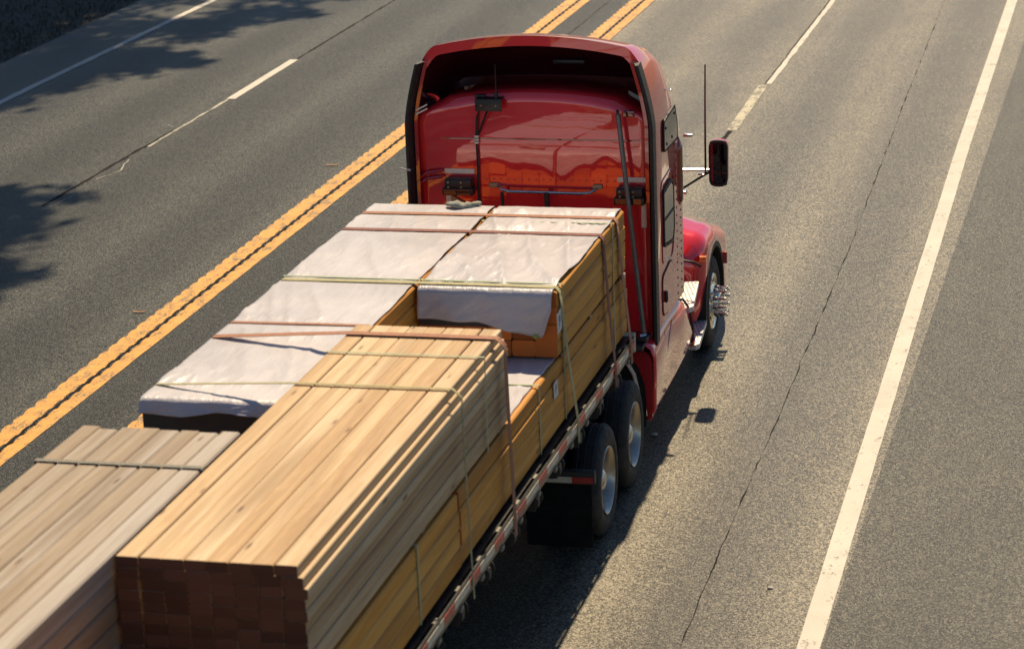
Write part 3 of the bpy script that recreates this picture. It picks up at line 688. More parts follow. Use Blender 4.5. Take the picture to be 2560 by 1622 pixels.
bm = B(); box(bm, -0.90, 0.90, 5.15, 5.35, 0.32, 0.66, 0.05); obj('bumper', bm, 'chrome', T)
bm = B(); box(bm, -0.50, 0.50, 5.29, 5.36, 0.78, 1.30, 0.03); gr = obj('grille', bm, 'black', T)
for k in range(7):
    bm = B(); box(bm, -0.46, 0.46, 5.355, 5.375, 0.83+0.065*k, 0.855+0.065*k, 0.005); obj('slat', bm, 'chrome', gr)
for s in (1, -1):
    bm = B(); bmesh.ops.create_uvsphere(bm, u_segments=14, v_segments=8, radius=0.16, matrix=Matrix.Translation((s*0.66, 5.0, 0.80)) @ Matrix.Diagonal((1, 0.9, 0.8, 1))); obj('headlight', bm, 'mirror', T)
# ---- mirrors
def mirror(s):
    mx, my, mz = 1.42*s, 2.70, 2.315
    bm = B(); poly = rpoly([(mx-0.10, mz-0.255), (mx+0.10, mz-0.255), (mx+0.105, mz+0.255), (mx-0.10, mz+0.255)], 0.085, 5)
    def P(q, y, sc): return [(mx+(p[0]-mx)*sc, y, mz+(p[1]-mz)*sc) for p in q]
    loft(bm, [P(poly, my-0.034, 0.86), P(poly, my-0.02, 0.94), P(poly, my+0.05, 0.985), P(poly, my+0.11, 0.86), P(poly, my+0.15, 0.55)])
    h = obj('mirror', bm, 'red', T)
    bm = B(); frame_poly(bm, poly, shrink(poly, 0.030), 'Y', my-0.060, my-0.02); obj('mirror_rim', bm, 'rubber', h)
    for nm, z0, z1 in (('mirror_glass', mz-0.105, mz+0.245), ('convex_glass', mz-0.245, mz-0.11)):
        bm = B(); prism(bm, rpoly([(mx-0.092, z0), (mx+0.094, z0), (mx+0.096, z1), (mx-0.092, z1)], 0.03, 3), 'Y', my-0.042, my-0.036); g = obj(nm, bm, 'mirror', h)
    bm = B(); tube(bm, [(s*1.03, 2.62, 2.245), (s*1.20, 2.66, 2.238), (s*1.33, 2.70, 2.23)], 0.015, 8); obj('mirror_arm', bm, 'alu', h)
    bm = B(); tube(bm, [(s*1.02, 2.62, 2.03), (s*1.20, 2.67, 2.14), (s*1.33, 2.70, 2.215)], 0.013, 8); obj('mirror_arm', bm, 'black', h)
    bm = B(); box(bm, min(s*1.20, s*1.28), max(s*1.20, s*1.28), 2.63, 2.69, 2.185, 2.20, 0.004); obj('antenna_clamp', bm, 'alu', h)
    bm = B(); tube(bm, [(s*1.275, 2.70, 2.19), (s*1.276, 2.70, 2.55), (s*1.28, 2.70, 2.95), (s*1.288, 2.70, 3.38)], 0.013, 6, 0.009); obj('antenna', bm, 'hose', T)
    bm = B(); box(bm, min(s*1.02, s*1.08), max(s*1.02, s*1.08), 2.58, 2.66, 1.98, 2.02, 0.008); obj('arm_foot', bm, 'alu', h)
mirror(1); mirror(-1)
# ---- side skirts, steps, fuel tank fairings
for s in (1, -1):
    bm = B()
    st = []
    for k in range(25):
        y = -0.42+2.32*k/24
        f = (y+0.42)/2.32
        ztop = 1.16 if y < 1.25 else 1.16-(y-1.25)**2*1.45
        zb = 0.44+0.05*f
        xo = 1.225
        bulge = 0.018*math.sin(f*9+1.0)
        st.append([(s*(1.02), y, min(1.17, ztop+0.06)), (s*(1.14), y, ztop+0.03), (s*(xo-0.02), y, ztop-0.02), (s*(xo+bulge*0.6), y, ztop-0.10), (s*(xo+0.012), y, (ztop+zb)/2+0.06), (s*(xo-0.012+bulge), y, (ztop+zb)/2-0.05), (s*xo, y, zb+0.08), (s*(xo-0.03), y, zb), (s*(xo-0.12), y, zb-0.02)])
    loft(bm, st, closed=False); k_ = obj('side_skirt', bm, 'red', T, ang=50)
    k_.modifiers.new('thickness', 'SOLIDIFY').thickness = 0.02
    bm = B(); tube(bm, [(s*1.15, -0.10, 1.17), (s*1.225, -0.08, 1.12), (s*1.232, -0.06, 0.95), (s*1.238, -0.05, 0.75), (s*1.232, -0.05, 0.60), (s*1.228, -0.12, 0.46)], 0.009, 6); obj('skirt_seam', bm, 'rubber', k_)
    bm = B(); tube(bm, [(s*1.16, 1.22, 1.19), (s*1.22, 1.45, 1.13), (s*1.245, 1.66, 0.98), (s*1.245, 1.85, 0.72), (s*1.235, 1.92, 0.50)], 0.014, 6); obj('skirt_seam', bm, 'rubber', k_)
    bm = B(); tube(bm, [(s*1.225, 0.30, 1.12), (s*1.236, 0.14, 1.02), (s*1.243, 0.02, 0.98)], 0.010, 6); obj('skirt_rib', bm, 'red_trim', k_)
    bm = B(); tube(bm, [(s*1.225, 0.70, 1.12), (s*1.24, 0.42, 0.98), (s*1.243, 0.22, 0.86)], 0.012, 6); obj('skirt_rib', bm, 'red_trim', k_)
    bm = B(); box(bm, min(s*1.215, s*1.255), max(s*1.215, s*1.255), 1.84, 1.94, 0.50, 0.55, 0.008); obj('red_reflector', bm, 'tape_red', k_)
    # rear end cap of the skirt: red wheel well flange with a pale mudguard edge
    bm = B(); prism(bm, rpoly([(s*0.72, 1.14), (s*1.15, 1.14), (s*1.225, 1.06), (s*1.225, 0.46), (s*1.175, 0.44), (s*1.16, 0.78), (s*1.09, 1.00), (s*0.98, 1.08), (s*0.72, 1.10)], 0.05, 3), 'Y', -0.47, -0.41); obj('wheel_well_flange', bm, 'red_trim', k_)
    bm = B(); box(bm, min(s*0.74, s*1.16), max(s*0.74, s*1.16), -0.44, -0.43, 0.35, 1.08); obj('splash_guard', bm, 'rubber', k_)
    bm = B(); tube(bm, [(s*0.98, -0.46, 1.02), (s*1.05, -0.47, 0.90), (s*1.09, -0.47, 0.72), (s*1.095, -0.46, 0.46)], 0.020, 6); obj('guard_edge', bm, 'strip', k_)
    # perforated steps
    for (z, y0, y1, xi, xo0, xo1) in ((1.00, 1.60, 2.64, 0.98, 1.29, 1.19), (0.485, 1.95, 2.90, 0.98, 1.29, 1.225)):
        bm = B(); poly = [(s*xi, y0), (s*(xo0-0.03), y0), (s*xo0, y0+0.06)] + [(s*(xo0+(xo1-xo0)*k/5), y0+0.06+(y1-y0-0.06)*k/5) for k in range(1, 6)] + [(s*xi, y1)]
        prism(bm, poly, 'Z', z-0.055, z); sp = obj('step', bm, 'step_metal', T, ang=30)
        bm = B(); prism(bm, [(s*(xi-0.3), y0+0.04), (s*(xi), y0+0.04), (s*(xi), y1), (s*(xi-0.3), y1)], 'Z', z-0.05, z-0.005); obj('step_tread', bm, 'step_metal', sp)
        bm = B()
        ny = int((y1-y0)/0.075)
        for j in range(ny):
            for i in range(6):
                y = y0+0.07+j*0.075; x = xi+0.02+i*0.042+(0.02 if j % 2 else 0)
                if x > xo0+(xo1-xo0)*(y-y0)/(y1-y0)-0.02: continue
                c = bm.verts.new((s*x, y, z+0.003)); R = [bm.verts.new((s*x+0.0095*math.cos(q), y+0.017*math.sin(q), z+0.003)) for q in [2*math.pi*m/8 for m in range(8)]]
                for m in range(8): bm.faces.new((c, R[m], R[(m+1) % 8]))
        obj('perforation', bm, 'hole', sp, False, kind='stuff')
    bm = B(); box(bm, min(s*0.55, s*0.975), max(s*0.55, s*0.975), 1.5, 2.85, 0.42, 1.1, 0.05); obj('step_box', bm, 'red', T)
# frame, axles, rear bar, mud flaps
for s in (1, -1):
    bm = B(); box(bm, min(s*0.40, s*0.48), max(s*0.40, s*0.48), -3.35, 5.2, 0.72, 0.98, 0.01); obj('frame_rail', bm, 'frame', T)
    bm = B(); box(bm, min(s*0.55, s*1.10), max(s*0.55, s*1.10), -0.40, 1.45, 0.45, 1.08, 0.08); obj('fuel_tank', bm, 'alu', T)
    bm = B(); box(bm, min(s*0.50, s*1.235), max(s*0.50, s*1.235), -3.36, -3.28, 0.78, 0.90, 0.008); rb = obj('mudflap_bar', bm, 'frame', T)
    for k, (a, b, m) in enumerate(((1.03, 1.22, 'tape_red'), (0.76, 1.03, 'tape_white'), (0.56, 0.76, 'tape_red'))):
        bm = B(); box(bm, min(s*a, s*b), max(s*a, s*b), -3.366, -3.361, 0.795, 0.85); obj('red_reflector' if m == 'tape_red' else 'white_reflector', bm, m, rb)
    bm = B(); box(bm, min(s*0.60, s*1.20), max(s*0.60, s*1.20), -3.33, -3.315, 0.18, 0.775, 0.004); obj('mud_flap', bm, 'flap', rb)
bm = B(); box(bm, -0.46, 0.46, -2.3, -1.3, 1.05, 1.30, 0.05); obj('fifth_wheel', bm, 'frame', T)
for y in (-1.15, -2.47, WY):
    bm = B(); lathe(bm, [(-1.0, 0.10), (-0.2, 0.10), (-0.15, 0.22), (0.15, 0.22), (0.2, 0.10), (1.0, 0.10)], (0, y, 0.52), 14); obj('axle', bm, 'frame', T)
# ---- wheels
def tyre(bm, c, s, w=0.28, R=0.515, r=0.30):
    lathe(bm, [(-w/2+0.03, r), (-w/2, r+0.06), (-w/2, R-0.08), (-w/2+0.02, R-0.03), (-w/2+0.05, R), (w/2-0.05, R), (w/2-0.02, R-0.03), (w/2, R-0.09), (w/2+0.004, R-0.13), (w/2, r+0.06), (w/2-0.03, r)], c, 44, 'X', s)
    for k in (-0.07, 0.0, 0.07):
        lathe(bm, [(k-0.006, R+0.0005), (k, R+0.006), (k+0.006, R+0.0005)], c, 44, 'X', s)
def drive_wheel(par, s, y, z=0.515, cx=1.08, dx=0.0):
    c = (s*cx+dx, y, z)
    bm = B(); lathe(bm, [(0.110, 0.300), (0.128, 0.318), (0.136, 0.312), (0.120, 0.292), (0.06, 0.278), (-0.02, 0.262), (-0.06, 0.232), (-0.066, 0.17), (-0.062, 0.120)], c, 48, 'X', s)
    w = obj('wheel', bm, 'rimalu', par, ang=50)
    bm = B(); tyre(bm, c, s); obj('tyre', bm, 'tyre', w, ang=50)
    bm = B(); lathe(bm, [(-0.07, 0.125), (0.05, 0.115), (0.085, 0.095), (0.105, 0.06), (0.108, 0.001)], c, 28, 'X', s); obj('hub', bm, 'alu', w)
    for k in range(10):
        t = 2*math.pi*k/10; bm = B(); lathe(bm, [(-0.07, 0.018), (-0.02, 0.016), (-0.015, 0.001)], (c[0], y+0.155*math.cos(t), z+0.155*math.sin(t)), 8, 'X', s); obj('lug_nut', bm, 'chrome', w)
    for k in range(5):
        t = 2*math.pi*(k+0.5)/5; bm = B(); lathe(bm, [(-0.058, 0.028), (-0.056, 0.001)], (c[0], y+0.21*math.cos(t), z+0.21*math.sin(t)), 12, 'X', s); obj('hand_hole', bm, 'hole', w)
    ci = (s*(cx-0.33)+dx, y, z); bm = B(); tyre(bm, ci, s); obj('inner_tyre', bm, 'tyre', w, ang=50)
for s in (1, -1):
    for y in (-1.15, -2.47): drive_wheel(T, s, y, dx=-0.035)
    c = (s*1.065, WY, WZ-0.02)
    bm = B(); lathe(bm, [(0.110, 0.300), (0.130, 0.318), (0.138, 0.310), (0.118, 0.285), (0.120, 0.24), (0.150, 0.20), (0.160, 0.17), (0.160, 0.10)], c, 48, 'X', s)
    w = obj('wheel', bm, 'chrome', T, ang=50)
    bm = B(); tyre(bm, c, s, 0.29, WR); obj('tyre', bm, 'tyre', w, ang=50)
    bm = B(); lathe(bm, [(0.155, 0.11), (0.20, 0.10), (0.215, 0.08), (0.22, 0.001)], c, 28, 'X', s); obj('hub', bm, 'chrome', w)
    for k in range(10):
        t = 2*math.pi*(k+0.3)/10; q = (c[0], WY+0.155*math.cos(t), c[2]+0.155*math.sin(t))
        bm = B(); lathe(bm, [(0.155, 0.027), (0.20, 0.024), (0.205, 0.017), (0.28, 0.015), (0.285, 0.020), (0.300, 0.018), (0.305, 0.001)], q, 10, 'X', s); obj('lug_nut', bm, 'chrome', w)
    for k in range(5):
        t = 2*math.pi*(k+0.1)/5; bm = B(); lathe(bm, [(0.133, 0.030), (0.135, 0.001)], (c[0], WY+0.235*math.cos(t), c[2]+0.235*math.sin(t)), 12, 'X', s); obj('hand_hole', bm, 'hole', w)

YAWT = 0.012                                         # the tractor is turned a touch against the trailer
T.rotation_euler.z = YAWT; T.location = (1.6*math.sin(YAWT), 2.8-1.6*math.cos(YAWT), 0)

# ================================================================== TRAILER
TR = root('flatbed_trailer', (0, -8.5, 0), 'long dark flatbed trailer with red and white tape along its side rail', 'trailer')
Y0, Y1, DZ = -1.40, -16.0, 1.575
bm = B(); box(bm, -1.20, 1.20, Y1, Y0, DZ-0.045, DZ-0.005); obj('deck', bm, 'deck', TR)
for s in (1, -1):
    bm = B(); box(bm, min(s*1.203, s*1.262), max(s*1.203, s*1.262), Y1, Y0, DZ-0.035, DZ+0.0); obj('deck_edge', bm, 'deck', TR)
    bm = B(); box(bm, min(s*1.285, s*1.30), max(s*1.285, s*1.30), Y1, Y0, DZ-0.135, DZ, 0.003); R = obj('side_rail', bm, 'deck', TR)
    k = 0; y = Y0-0.02
    while y > Y1+0.8:
        for ln, m, nm in ((0.30, 'tape_red', 'red_reflector'), (0.43, 'tape_white', 'white_reflector')):
            bm = B(); box(bm, min(s*1.302, s*1.305), max(s*1.302, s*1.305), y-ln+0.003, y, DZ-0.095, DZ-0.03); obj(nm, bm, m, R); y -= ln
    for k in range(24):
        y = Y0-0.30-0.61*k
        bm = B(); box(bm, min(s*1.262, s*1.285), max(s*1.262, s*1.285), y-0.05, y+0.05, DZ-0.14, DZ-0.002); box(bm, min(s*1.286, s*1.316), max(s*1.286, s*1.308), y-0.04, y+0.04, DZ-0.175, DZ-0.137, 0.004); obj('stake_pocket', bm, 'pocket', TR)
    for k in range(18):
        y = Y0-0.68-0.80*k
        bm = B(); lathe(bm, [(-0.09, 0.05), (-0.085, 0.075), (-0.07, 0.075), (-0.065, 0.045), (0.065, 0.045), (0.07, 0.075), (0.085, 0.075), (0.09, 0.05)], (s*1.22, y, DZ-0.235), 16, 'Y'); box(bm, s*1.22-0.05, s*1.22+0.05, y-0.10, y-0.09, DZ-0.30, DZ-0.13); box(bm, s*1.22-0.05, s*1.22+0.05, y+0.09, y+0.10, DZ-0.30, DZ-0.13)
        w = obj('strap_winch', bm, 'frame', TR)
        bm = B(); lathe(bm, [(0.0, 0.052), (0.03, 0.052), (0.032, 0.001)], (s*1.25, y-0.02, DZ-0.235), 12, 'X', s); obj('ratchet_cap', bm, 'rubber', w)
    bm = B(); box(bm, min(s*0.38, s*0.55), max(s*0.38, s*0.55), Y1+0.2, Y0-2.4, 0.95, 1.40, 0.01); obj('main_beam', bm, 'frame', TR)
    bm = B(); box(bm, min(s*0.5, s*0.62), max(s*0.5, s*0.62), -5.2, -5.0, 0.55, 1.42, 0.01); obj('landing_leg', bm, 'frame', TR)
    for y in (-13.2, -14.5): drive_wheel(TR, s, y, 0.515, 1.09)
for k in range(24):
    y = Y0-0.35-0.61*k; bm = B(); box(bm, -1.19, 1.19, y-0.03, y+0.03, 1.41, 1.525); obj('cross_member', bm, 'frame', TR)
bm = B(); box(bm, -1.30, 1.30, Y0+0.004, Y0+0.05, DZ-0.16, DZ+0.03, 0.006); obj('front_plate', bm, 'rail_metal', TR)
bm = B(); box(bm, -1.28, 1.28, Y1-0.05, Y1-0.004, DZ-0.25, DZ, 0.006); tl = obj('rear_plate', bm, 'rail_metal', TR)
for s in (1, -1):
    bm = B(); box(bm, s*0.95-0.09, s*0.95+0.09, Y1-0.07, Y1-0.052, DZ-0.18, DZ-0.07, 0.01); obj('tail_light', bm, 'maroon', tl)

# ================================================================== LOAD
_tm = {}
def timber_mesh(w, h, L, c, nm):
    key = (w, h, L)
    if key in _tm: return _tm[key]
    bm = B(); p = [(-w/2+c, 0), (w/2-c, 0), (w/2, c), (w/2, h-c), (w/2-c, h), (-w/2+c, h), (-w/2, h-c), (-w/2, c)]
    prism(bm, p, 'Y', -L/2, L/2); bmesh.ops.recalc_face_normals(bm, faces=bm.faces)
    me = bpy.data.meshes.new(nm); bm.to_mesh(me); bm.free(); _tm[key] = me
    return me
def bundle(name, label, x0, y_front, L, z0, nx, nz, w, h, mat, jy=0.02, jx=0.005, gap=0.005, steps=None, gx=None, cat='lumber bundle', nm='timber', skip=0.0):
    rt = root(name, (x0+nx*(w+gap)/2, y_front-L/2, z0), label, cat, 'lumber bundles strapped on the trailer')
    key = (name, w, h, L, mat); base = timber_mesh(w, h, L, min(0.012, h*0.10), nm)
    if not base.materials: base.materials.append(MT[mat])
    elif base.materials[0].name != MT[mat].name:
        k2 = (w, h, L, mat)
        if k2 not in _tm: _tm[k2] = base.copy(); _tm[k2].materials[0] = MT[mat]
        base = _tm[k2]
    for iz in range(nz):
        dx = steps[iz] if steps else 0.0
        for ix in range(nx):
            x = x0+(ix+0.5)*(w+gap)+random.gauss(0, jx*0.3)+dx*(ix/(nx-1))
            if gx: x += gx.get(ix, 0.0)
            if ix in (0, nx-1): x += random.uniform(-jx, jx)
            o = link(nm, base, Vector((x, y_front-L/2+random.uniform(-jy, jy), z0+iz*(h+0.0025))), rt)
            o.rotation_euler.z = random.gauss(0, 0.0006)
    return rt
def wrap(parent, x0, x1, y0, y1, z, front, rear, seed, name='wrap', amp=0.010, ldrop=None, rdrop=None, edge=0.03):
    """creased sheet on the bundle top with flaps hanging over its front (y1) and rear (y0); flap = f(u) -> length"""
    bm = B(); nx = 64; ny = max(24, int((y1-y0)/0.03)); nf = 12; rows = []
    U = [i/nx for i in range(nx+1)]
    def ridge(v): return (1-min(1.0, abs(v)*2.6))**2
    def crease(x, y):
        a = mnoise.noise((x*1.7+seed, y*0.8, seed))*0.7
        b = ridge(mnoise.noise((x*3.2+y*0.9+seed*3, y*0.45-x*0.5, seed+4)))
        c = ridge(mnoise.noise((x*6.5-y*1.6, y*1.1+x*1.5, seed+9)))*(0.25+0.75*max(0, mnoise.noise((x*1.5, y*1.2, seed+20))*2))
        d_ = ridge(mnoise.noise((x*11+y*3.5+seed, y*2.6-x*2, seed+31)))*max(0.0, mnoise.noise((x*1.3, y*1.6, seed+40))+0.15)
        press = min([1.0]+[0.12+abs(y-q)/0.22 for q in (y0, y1)]+[max(0.0, abs(y-q)-0.03)/0.16 for q in (-1.74, -2.36, -4.12, -5.44, -5.95, -7.2)])
        return amp*(a + 0.9*b + 0.7*c + 0.7*d_)*press
    def ex(u, y, sgn):   # ragged side edges
        return sgn*edge*(0.35+0.9*mnoise.noise((y*1.1, sgn*2.0, seed*1.7))+0.35*mnoise.noise((y*4.3, sgn, seed)))
    def xat(u, y):
        l = x0-ex(u, y, -1) * -1 if False else x0+abs(ex(u, y, 1))*0.8
        r = x1-abs(ex(u, y, -1))*0.8
        return l+(r-l)*u
    if rear:
        for k in range(nf, 0, -1):
            row = []
            for u in U:
                x = xat(u, y0); ln = rear(u); t = k/nf
                bil = 0.035*t + 0.018*math.sin(u*17+seed)*t + 0.03*abs(mnoise.noise((x*6+t*2, t*3+x*2, seed+2)))*t
                row.append((x, y0-0.034-bil, z-ln*t))
            rows.append(row)
    for j in range(ny+1):
        y = y0+(y1-y0)*j/ny
        rows.append([(xat(u, y), y, z+0.010+max(-0.006, crease(xat(u, y), y))) for u in U])
    if front:
        for k in range(1, nf+1):
            row = []
            for u in U:
                x = xat(u, y1); ln = front(u); t = k/nf
                bil = 0.015*t + 0.015*abs(mnoise.noise((x*5, t*2, seed+6)))
                row.append((x, y1+0.030+bil, z-ln*t))
            rows.append(row)
    loft(bm, rows, closed=False)
    o = obj(name, bm, 'wrap', parent, True, ang=75)
    md = o.modifiers.new('thickness', 'SOLIDIFY'); md.thickness = 0.0025; md.offset = 1
    return o
def banding(parent, x0, x1, y, z0, z1, w=0.03, mat='band'):
    e = 0.004; bm = B()
    p = [(x0-e, z0), (x0-e, z1+e+0.016), (x1+e, z1+e+0.016), (x1+e, z0)]
    q = [(x0-e-0.002, z0), (x0-e-0.002, z1+e+0.018), (x1+e+0.002, z1+e+0.018), (x1+e+0.002, z0)]
    prism(bm, p+q[::-1], 'Y', y-w/2, y+w/2); return obj('band', bm, mat, parent, False)
def paper_tag(parent, y, z, w, h, rot=0.0, letter='P'):
    bm = B(); box(bm, 1.238, 1.241, y-w/2, y+w/2, z-h/2, z+h/2); t = obj('tag', bm, 'tag', parent, False); t.rotation_euler.x = rot
    if letter:
        cu = bpy.data.curves.new('letter', 'FONT'); cu.body = letter; cu.size = h*0.72; cu.align_x = 'CENTER'; cu.align_y = 'CENTER'; cu.extrude = 0.0004
        tmp = bpy.data.objects.new('letter', cu); COL.objects.link(tmp)
        dg = bpy.context.evaluated_depsgraph_get(); me = bpy.data.meshes.new_from_object(tmp.evaluated_get(dg)); bpy.data.objects.remove(tmp)
        me.transform(Matrix(((0, 0, 1, 0), (1, 0, 0, 0), (0, 1, 0, 0), (0, 0, 0, 1)))); me.materials.clear(); me.materials.append(MT['ink'])
        o = link('printed_letter', me, Vector((1.2425, y, z)), t); o.location = (o.location.x, 0, h/2)
    return t
ZB = 1.615; TH = 0.140; TW = 0.197
Z2 = ZB+4*(TH+0.0025)+0.03        # 2.215
# dunnage under everything
for k in range(11):
    y = -1.75-1.22*k
    bm = B(); box(bm, -1.15, 1.16, y-0.045, y+0.045, DZ, ZB-0.001); tag(obj('dunnage', bm, 'grey_plank', None, False), ['first','second','third','fourth','fifth','sixth','seventh','eighth','ninth','tenth','rearmost'][k]+' wooden dunnage bar from the cab, between the trailer deck and the timber bundles', 'dunnage', 'dunnage bars under the load')
# front right pair
FRl = bundle('lumber_bundle', 'lower front right bundle of golden timbers, its white wrapped top showing in the gap', 0.015, -1.36, 6.1, ZB, 6, 4, TW, TH, 'timber')
FRu = bundle('lumber_bundle', 'short upper front right timber bundle with white wrap and rear flap, behind the red cab', 0.015, -1.37, 2.83, Z2, 6, 4, TW, TH, 'timber', 0.022)
ZT = Z2+4*(TH+0.0025)              # 2.785
bm = B()
for y in (-1.6, -2.9, -4.05): box(bm, 0.02, 1.22, y-0.04, y+0.04, Z2-0.030, Z2-0.002)
obj('spacer', bm, 'plank', FRu)
wrap(FRu, 0.02, 1.215, -4.205, -1.365, ZT, lambda u: 0.10+0.05*math.sin(u*9)+0.03*math.sin(u*23)+(0.16*max(0, 1-abs(u-0.03)/0.25)), lambda u: (0.245+0.05*u+0.09*max(0, min(1, (u-0.45)/0.4)))*(1.0 if u < 0.93 else max(0.25, 1-(u-0.93)*9)), 3.1, amp=0.030)
for x, z in ((0.62, 2.46), (1.05, 2.415)):
    bm = B(); lathe(bm, [(0.0, 0.02), (-0.003, 0.018), (-0.0035, 0.001)], (x, -4.285, z), 10, 'Y'); obj('green_sticker', bm, 'green_dot', FRu)
bm = B(); box(bm, 0.03, 1.0, -4.235, -4.229, 2.47, 2.53); obj('wrap_hem', bm, 'backing_shade', FRu)
wrap(FRl, 0.02, 1.19, -7.40, -1.45, Z2-0.033, None, None, 6.4, amp=0.010, edge=0.06)
banding(FRu, 0.01, 1.226, -1.95, Z2, ZT); banding(FRu, 0.01, 1.226, -4.02, Z2, ZT, 0.035)
banding(FRl, 0.01, 1.226, -1.95, ZB, Z2-0.03); banding(FRl, 0.01, 1.226, -4.02, ZB, Z2-0.03, 0.03); banding(FRl, 0.01, 1.226, -4.95, ZB, Z2-0.03, 0.03)
paper_tag(FRu, -4.18, 2.53, 0.17, 0.18, 0.10); paper_tag(FRl, -4.40, 2.00, 0.15, 0.14, 0.05)
bm = B(); box(bm, 1.222, 1.25, -1.62, -1.50, Z2-0.03, Z2+0.01, 0.004); obj('strap_clip', bm, 'rail_metal', FRu)
# front left wrapped pair as one tall bundle
FL = bundle('lumber_bundle', 'tall long front left timber bundle completely covered with white wrap', -1.215, -1.36, 6.05, ZB, 6, 4, TW, TH, 'timber')
FLu = bundle('lumber_bundle', 'upper front left timber bundle under smooth white wrap, beside the yellow lines', -1.215, -1.37, 6.03, Z2, 6, 4, TW, TH, 'timber', 0.015)
FL['label'] = 'lower front left timber bundle underneath the long white wrapped bundle'
wrap(FLu, -1.215, -0.012, -7.41, -1.365, ZT, lambda u: 0.11+0.04*math.sin(u*11+1)+0.16*max(0, 1-abs(u-1.0)/0.3), lambda u: 0.09+0.02*math.sin(u*8), 8.8, amp=0.016)
bm = B(); box(bm, -1.20, -0.02, -7.432, -7.424, ZB+0.02, ZT-0.03); obj('shade_sheet', bm, 'backing_shade', FLu)  # dark panel added to stand for shade at the bundle's rear end
banding(FLu, -1.222, -0.006, -4.02, Z2, ZT, 0.03)
bm = B()
for y in (-1.6, -4.1, -7.0): box(bm, -1.21, -0.01, y-0.04, y+0.04, Z2-0.030, Z2-0.002)
obj('spacer', bm, 'plank', FLu)
# middle right planks
PH, PW = 0.070, 0.1445
NZM = 10
MR = bundle('lumber_bundle', 'bare pale yellow plank stack on the right behind the white flap', 0.005, -5.85, 5.05, Z2, 8, NZM, PW, PH, 'plank', 0.005, 0.006, 0.001, steps=[0.035]*7+[0.045, 0.022, -0.012], gx={0: -0.014}, nm='plank')
ZM = Z2+NZM*(PH+0.0025)
banding(MR, 0.0, 1.225, -6.62, Z2, ZM-0.01, 0.025)
bm = B()
for y in (-6.1, -8.3, -10.6): box(bm, 0.02, 1.19, y-0.04, y+0.04, Z2-0.030, Z2-0.002)
obj('spacer', bm, 'grey_plank', MR)
MRl = bundle('lumber_bundle', 'lower right timber bundle underneath the bare pale planks', 0.015, -7.50, 6.1, ZB, 6, 4, TW, TH, 'timber')
banding(MRl, 0.01, 1.226, -8.6, ZB, Z2-0.03, 0.03)
# rear left weathered planks
RL = bundle('lumber_bundle', 'grey tan weathered plank stack at the rear left corner of the load', -1.205, -8.55, 6.0, ZB, 8, 9, PW, 0.145, 'grey_plank', 0.03, 0.005, 0.0025, nm='plank')
banding(RL, -1.215, -0.018, -9.3, ZB, ZB+9*0.1475-0.012, 0.05, 'strap_grey')
# loose block lying in the left gap
bm = B(); box(bm, -0.66, -0.56, -8.50, -7.50, ZB+0.002, ZB+0.09, 0.006); box(bm, -0.66, -0.56, -8.50, -7.52, ZB+0.092, ZB+0.18, 0.006)
tag(obj('timber_block', bm, 'plank', None), 'yellow timber block lying in the dark gap between the two left stacks', 'timber')
# crumpled grey cloth on the load's front edge
bm = B(); rings = []
for k in range(15):
    t = k/14; r = 0.040*math.sin(math.pi*(0.06+0.9*t))**0.45
    c = Vector((-0.46+0.32*t, -1.45-0.04*math.sin(t*5), ZT+0.042+0.012*math.sin(t*7)))
    rings.append([c+Vector((0.03*mnoise.noise((t*7, a*2, 1)), r*1.7*math.cos(a)*(1+0.5*mnoise.noise((t*5, math.cos(a)*2, 2))), r*0.75*math.sin(a)*(1+0.7*mnoise.noise((t*7, math.sin(a)*2, 5))))) for a in [2*math.pi*j/14 for j in range(14)]])
loft(bm, rings)
tag(obj('cloth', bm, 'cloth', None, True, ang=80), 'crumpled grey green cloth on the front edge of the white wrap', 'cloth')
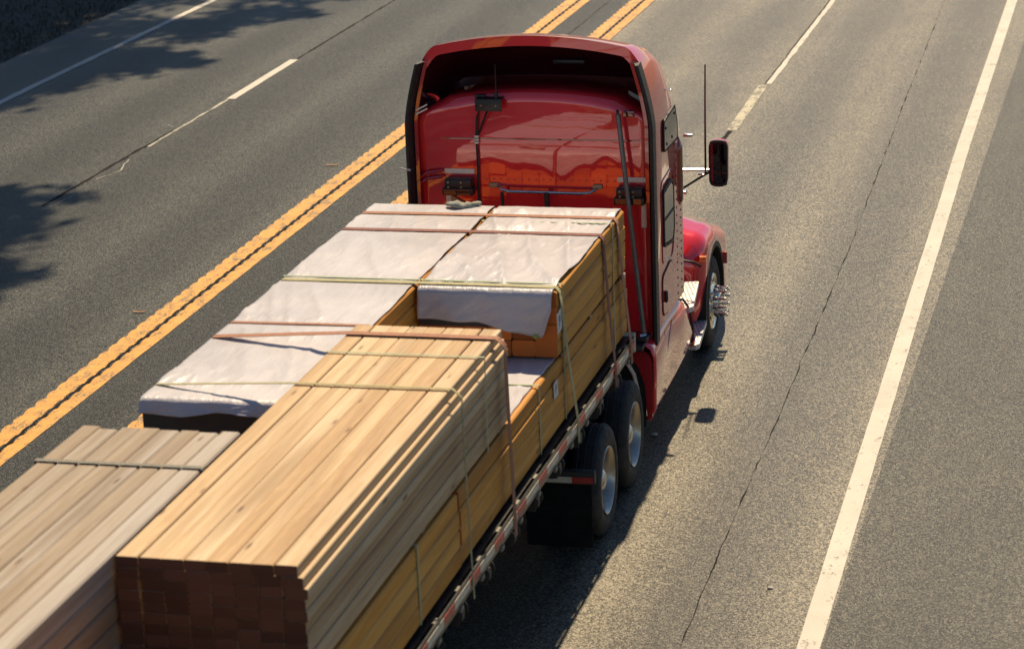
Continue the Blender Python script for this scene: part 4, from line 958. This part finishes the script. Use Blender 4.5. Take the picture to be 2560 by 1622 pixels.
# ------------------------------------------------------------------ straps
def strap(pts, w, mat, label, z_slack=0.0):
    """webbing along a polyline in the X-Z plane with a width along Y; pts (x, y, z)"""
    bm = B(); P = []
    for a, b in zip(pts, pts[1:]):
        a, b = Vector(a), Vector(b); n = max(1, int((b-a).length/0.08))
        for k in range(n): P.append(a+(b-a)*k/n)
    P.append(Vector(pts[-1])); V = []
    for i, p in enumerate(P):
        d = (P[min(i+1, len(P)-1)]-P[max(i-1, 0)]).normalized(); nrm = Vector((0, 1, 0)).cross(d).normalized()
        if nrm.z < 0 and abs(nrm.z) > 0.2: nrm = -nrm
        wob = 0.004*mnoise.noise(p*3.3)
        V.append([bm.verts.new(p+Vector((0, s*w/2+wob, 0))+nrm*e) for s, e in ((-1, 0), (1, 0), (1, 0.004), (-1, 0.004))])
    for a, b in zip(V, V[1:]):
        for i in range(4): bm.faces.new((a[i], a[(i+1) % 4], b[(i+1) % 4], b[i]))
    bm.faces.new(V[0]); bm.faces.new(V[-1][::-1])
    return tag(obj('cargo_strap', bm, mat, None, True, ang=60), label, 'strap', 'cargo straps over the load')
zt = ZT+0.016
def over(y, yb, mat, label, w=0.085, zl=zt, zr=zt, yl=None, xr=1.236, xl=-1.232):
    yl = y if yl is None else yl
    return strap([(-1.31, yl, DZ-0.22), (-1.30, yl, DZ+0.01), (xl, yl, zl-0.04), (xl+0.03, yl, zl), (-0.6, yl*0.7+y*0.3, zl+0.003), (0.0, (yl+y)/2, (zl+zr)/2+0.004), (0.6, y, zr+0.003), (xr-0.03, y, zr), (xr, y, zr-0.04), (xr+0.03, (y+yb)/2, (zr+DZ)/2), (1.312, yb, DZ+0.01), (1.318, yb, DZ-0.20)], w, mat, label)
over(-1.74, -1.62, 'strap_brown', 'rust brown strap over the white wrap nearest the cab')
over(-2.36, -2.34, 'strap_maroon', 'second rust brown strap from the cab, over the white wrap')
over(-4.12, -3.92, 'strap_green', 'olive green strap over the white wrap just ahead of the hanging flap', 0.07)
zm = ZM+0.010
def slack(y, yl, yb, mat, label, w):
    strap([(-1.31, yl, DZ-0.22), (-1.30, yl, DZ+0.01), (-1.236, yl, zt-0.04), (-1.20, yl, zt), (-0.02, y, zm), (0.6, y, zm+0.002), (1.20, y, zm), (1.262, y, zm-0.06), (1.285, (y+yb)/2, (zm+DZ)/2), (1.312, yb, DZ+0.01), (1.318, yb, DZ-0.20)], w, mat, label)
slack(-6.12, -5.85, -6.2, 'strap_brown', 'slack rust brown strap rising from the white wrap across the front of the pale planks', 0.085)
slack(-7.42, -7.12, -7.5, 'strap_green', 'faded olive strap over the middle of the pale planks', 0.035)
strap([(-1.232, -5.44, zt-0.9), (-1.232, -5.44, zt-0.03), (-1.20, -5.44, zt), (-0.6, -5.43, zt+0.003), (-0.05, -5.41, zt), (-0.008, -5.41, zt-0.03), (-0.003, -5.41, Z2+0.06)], 0.05, 'strap_brown', 'pink brown strap over only the left white bundle')
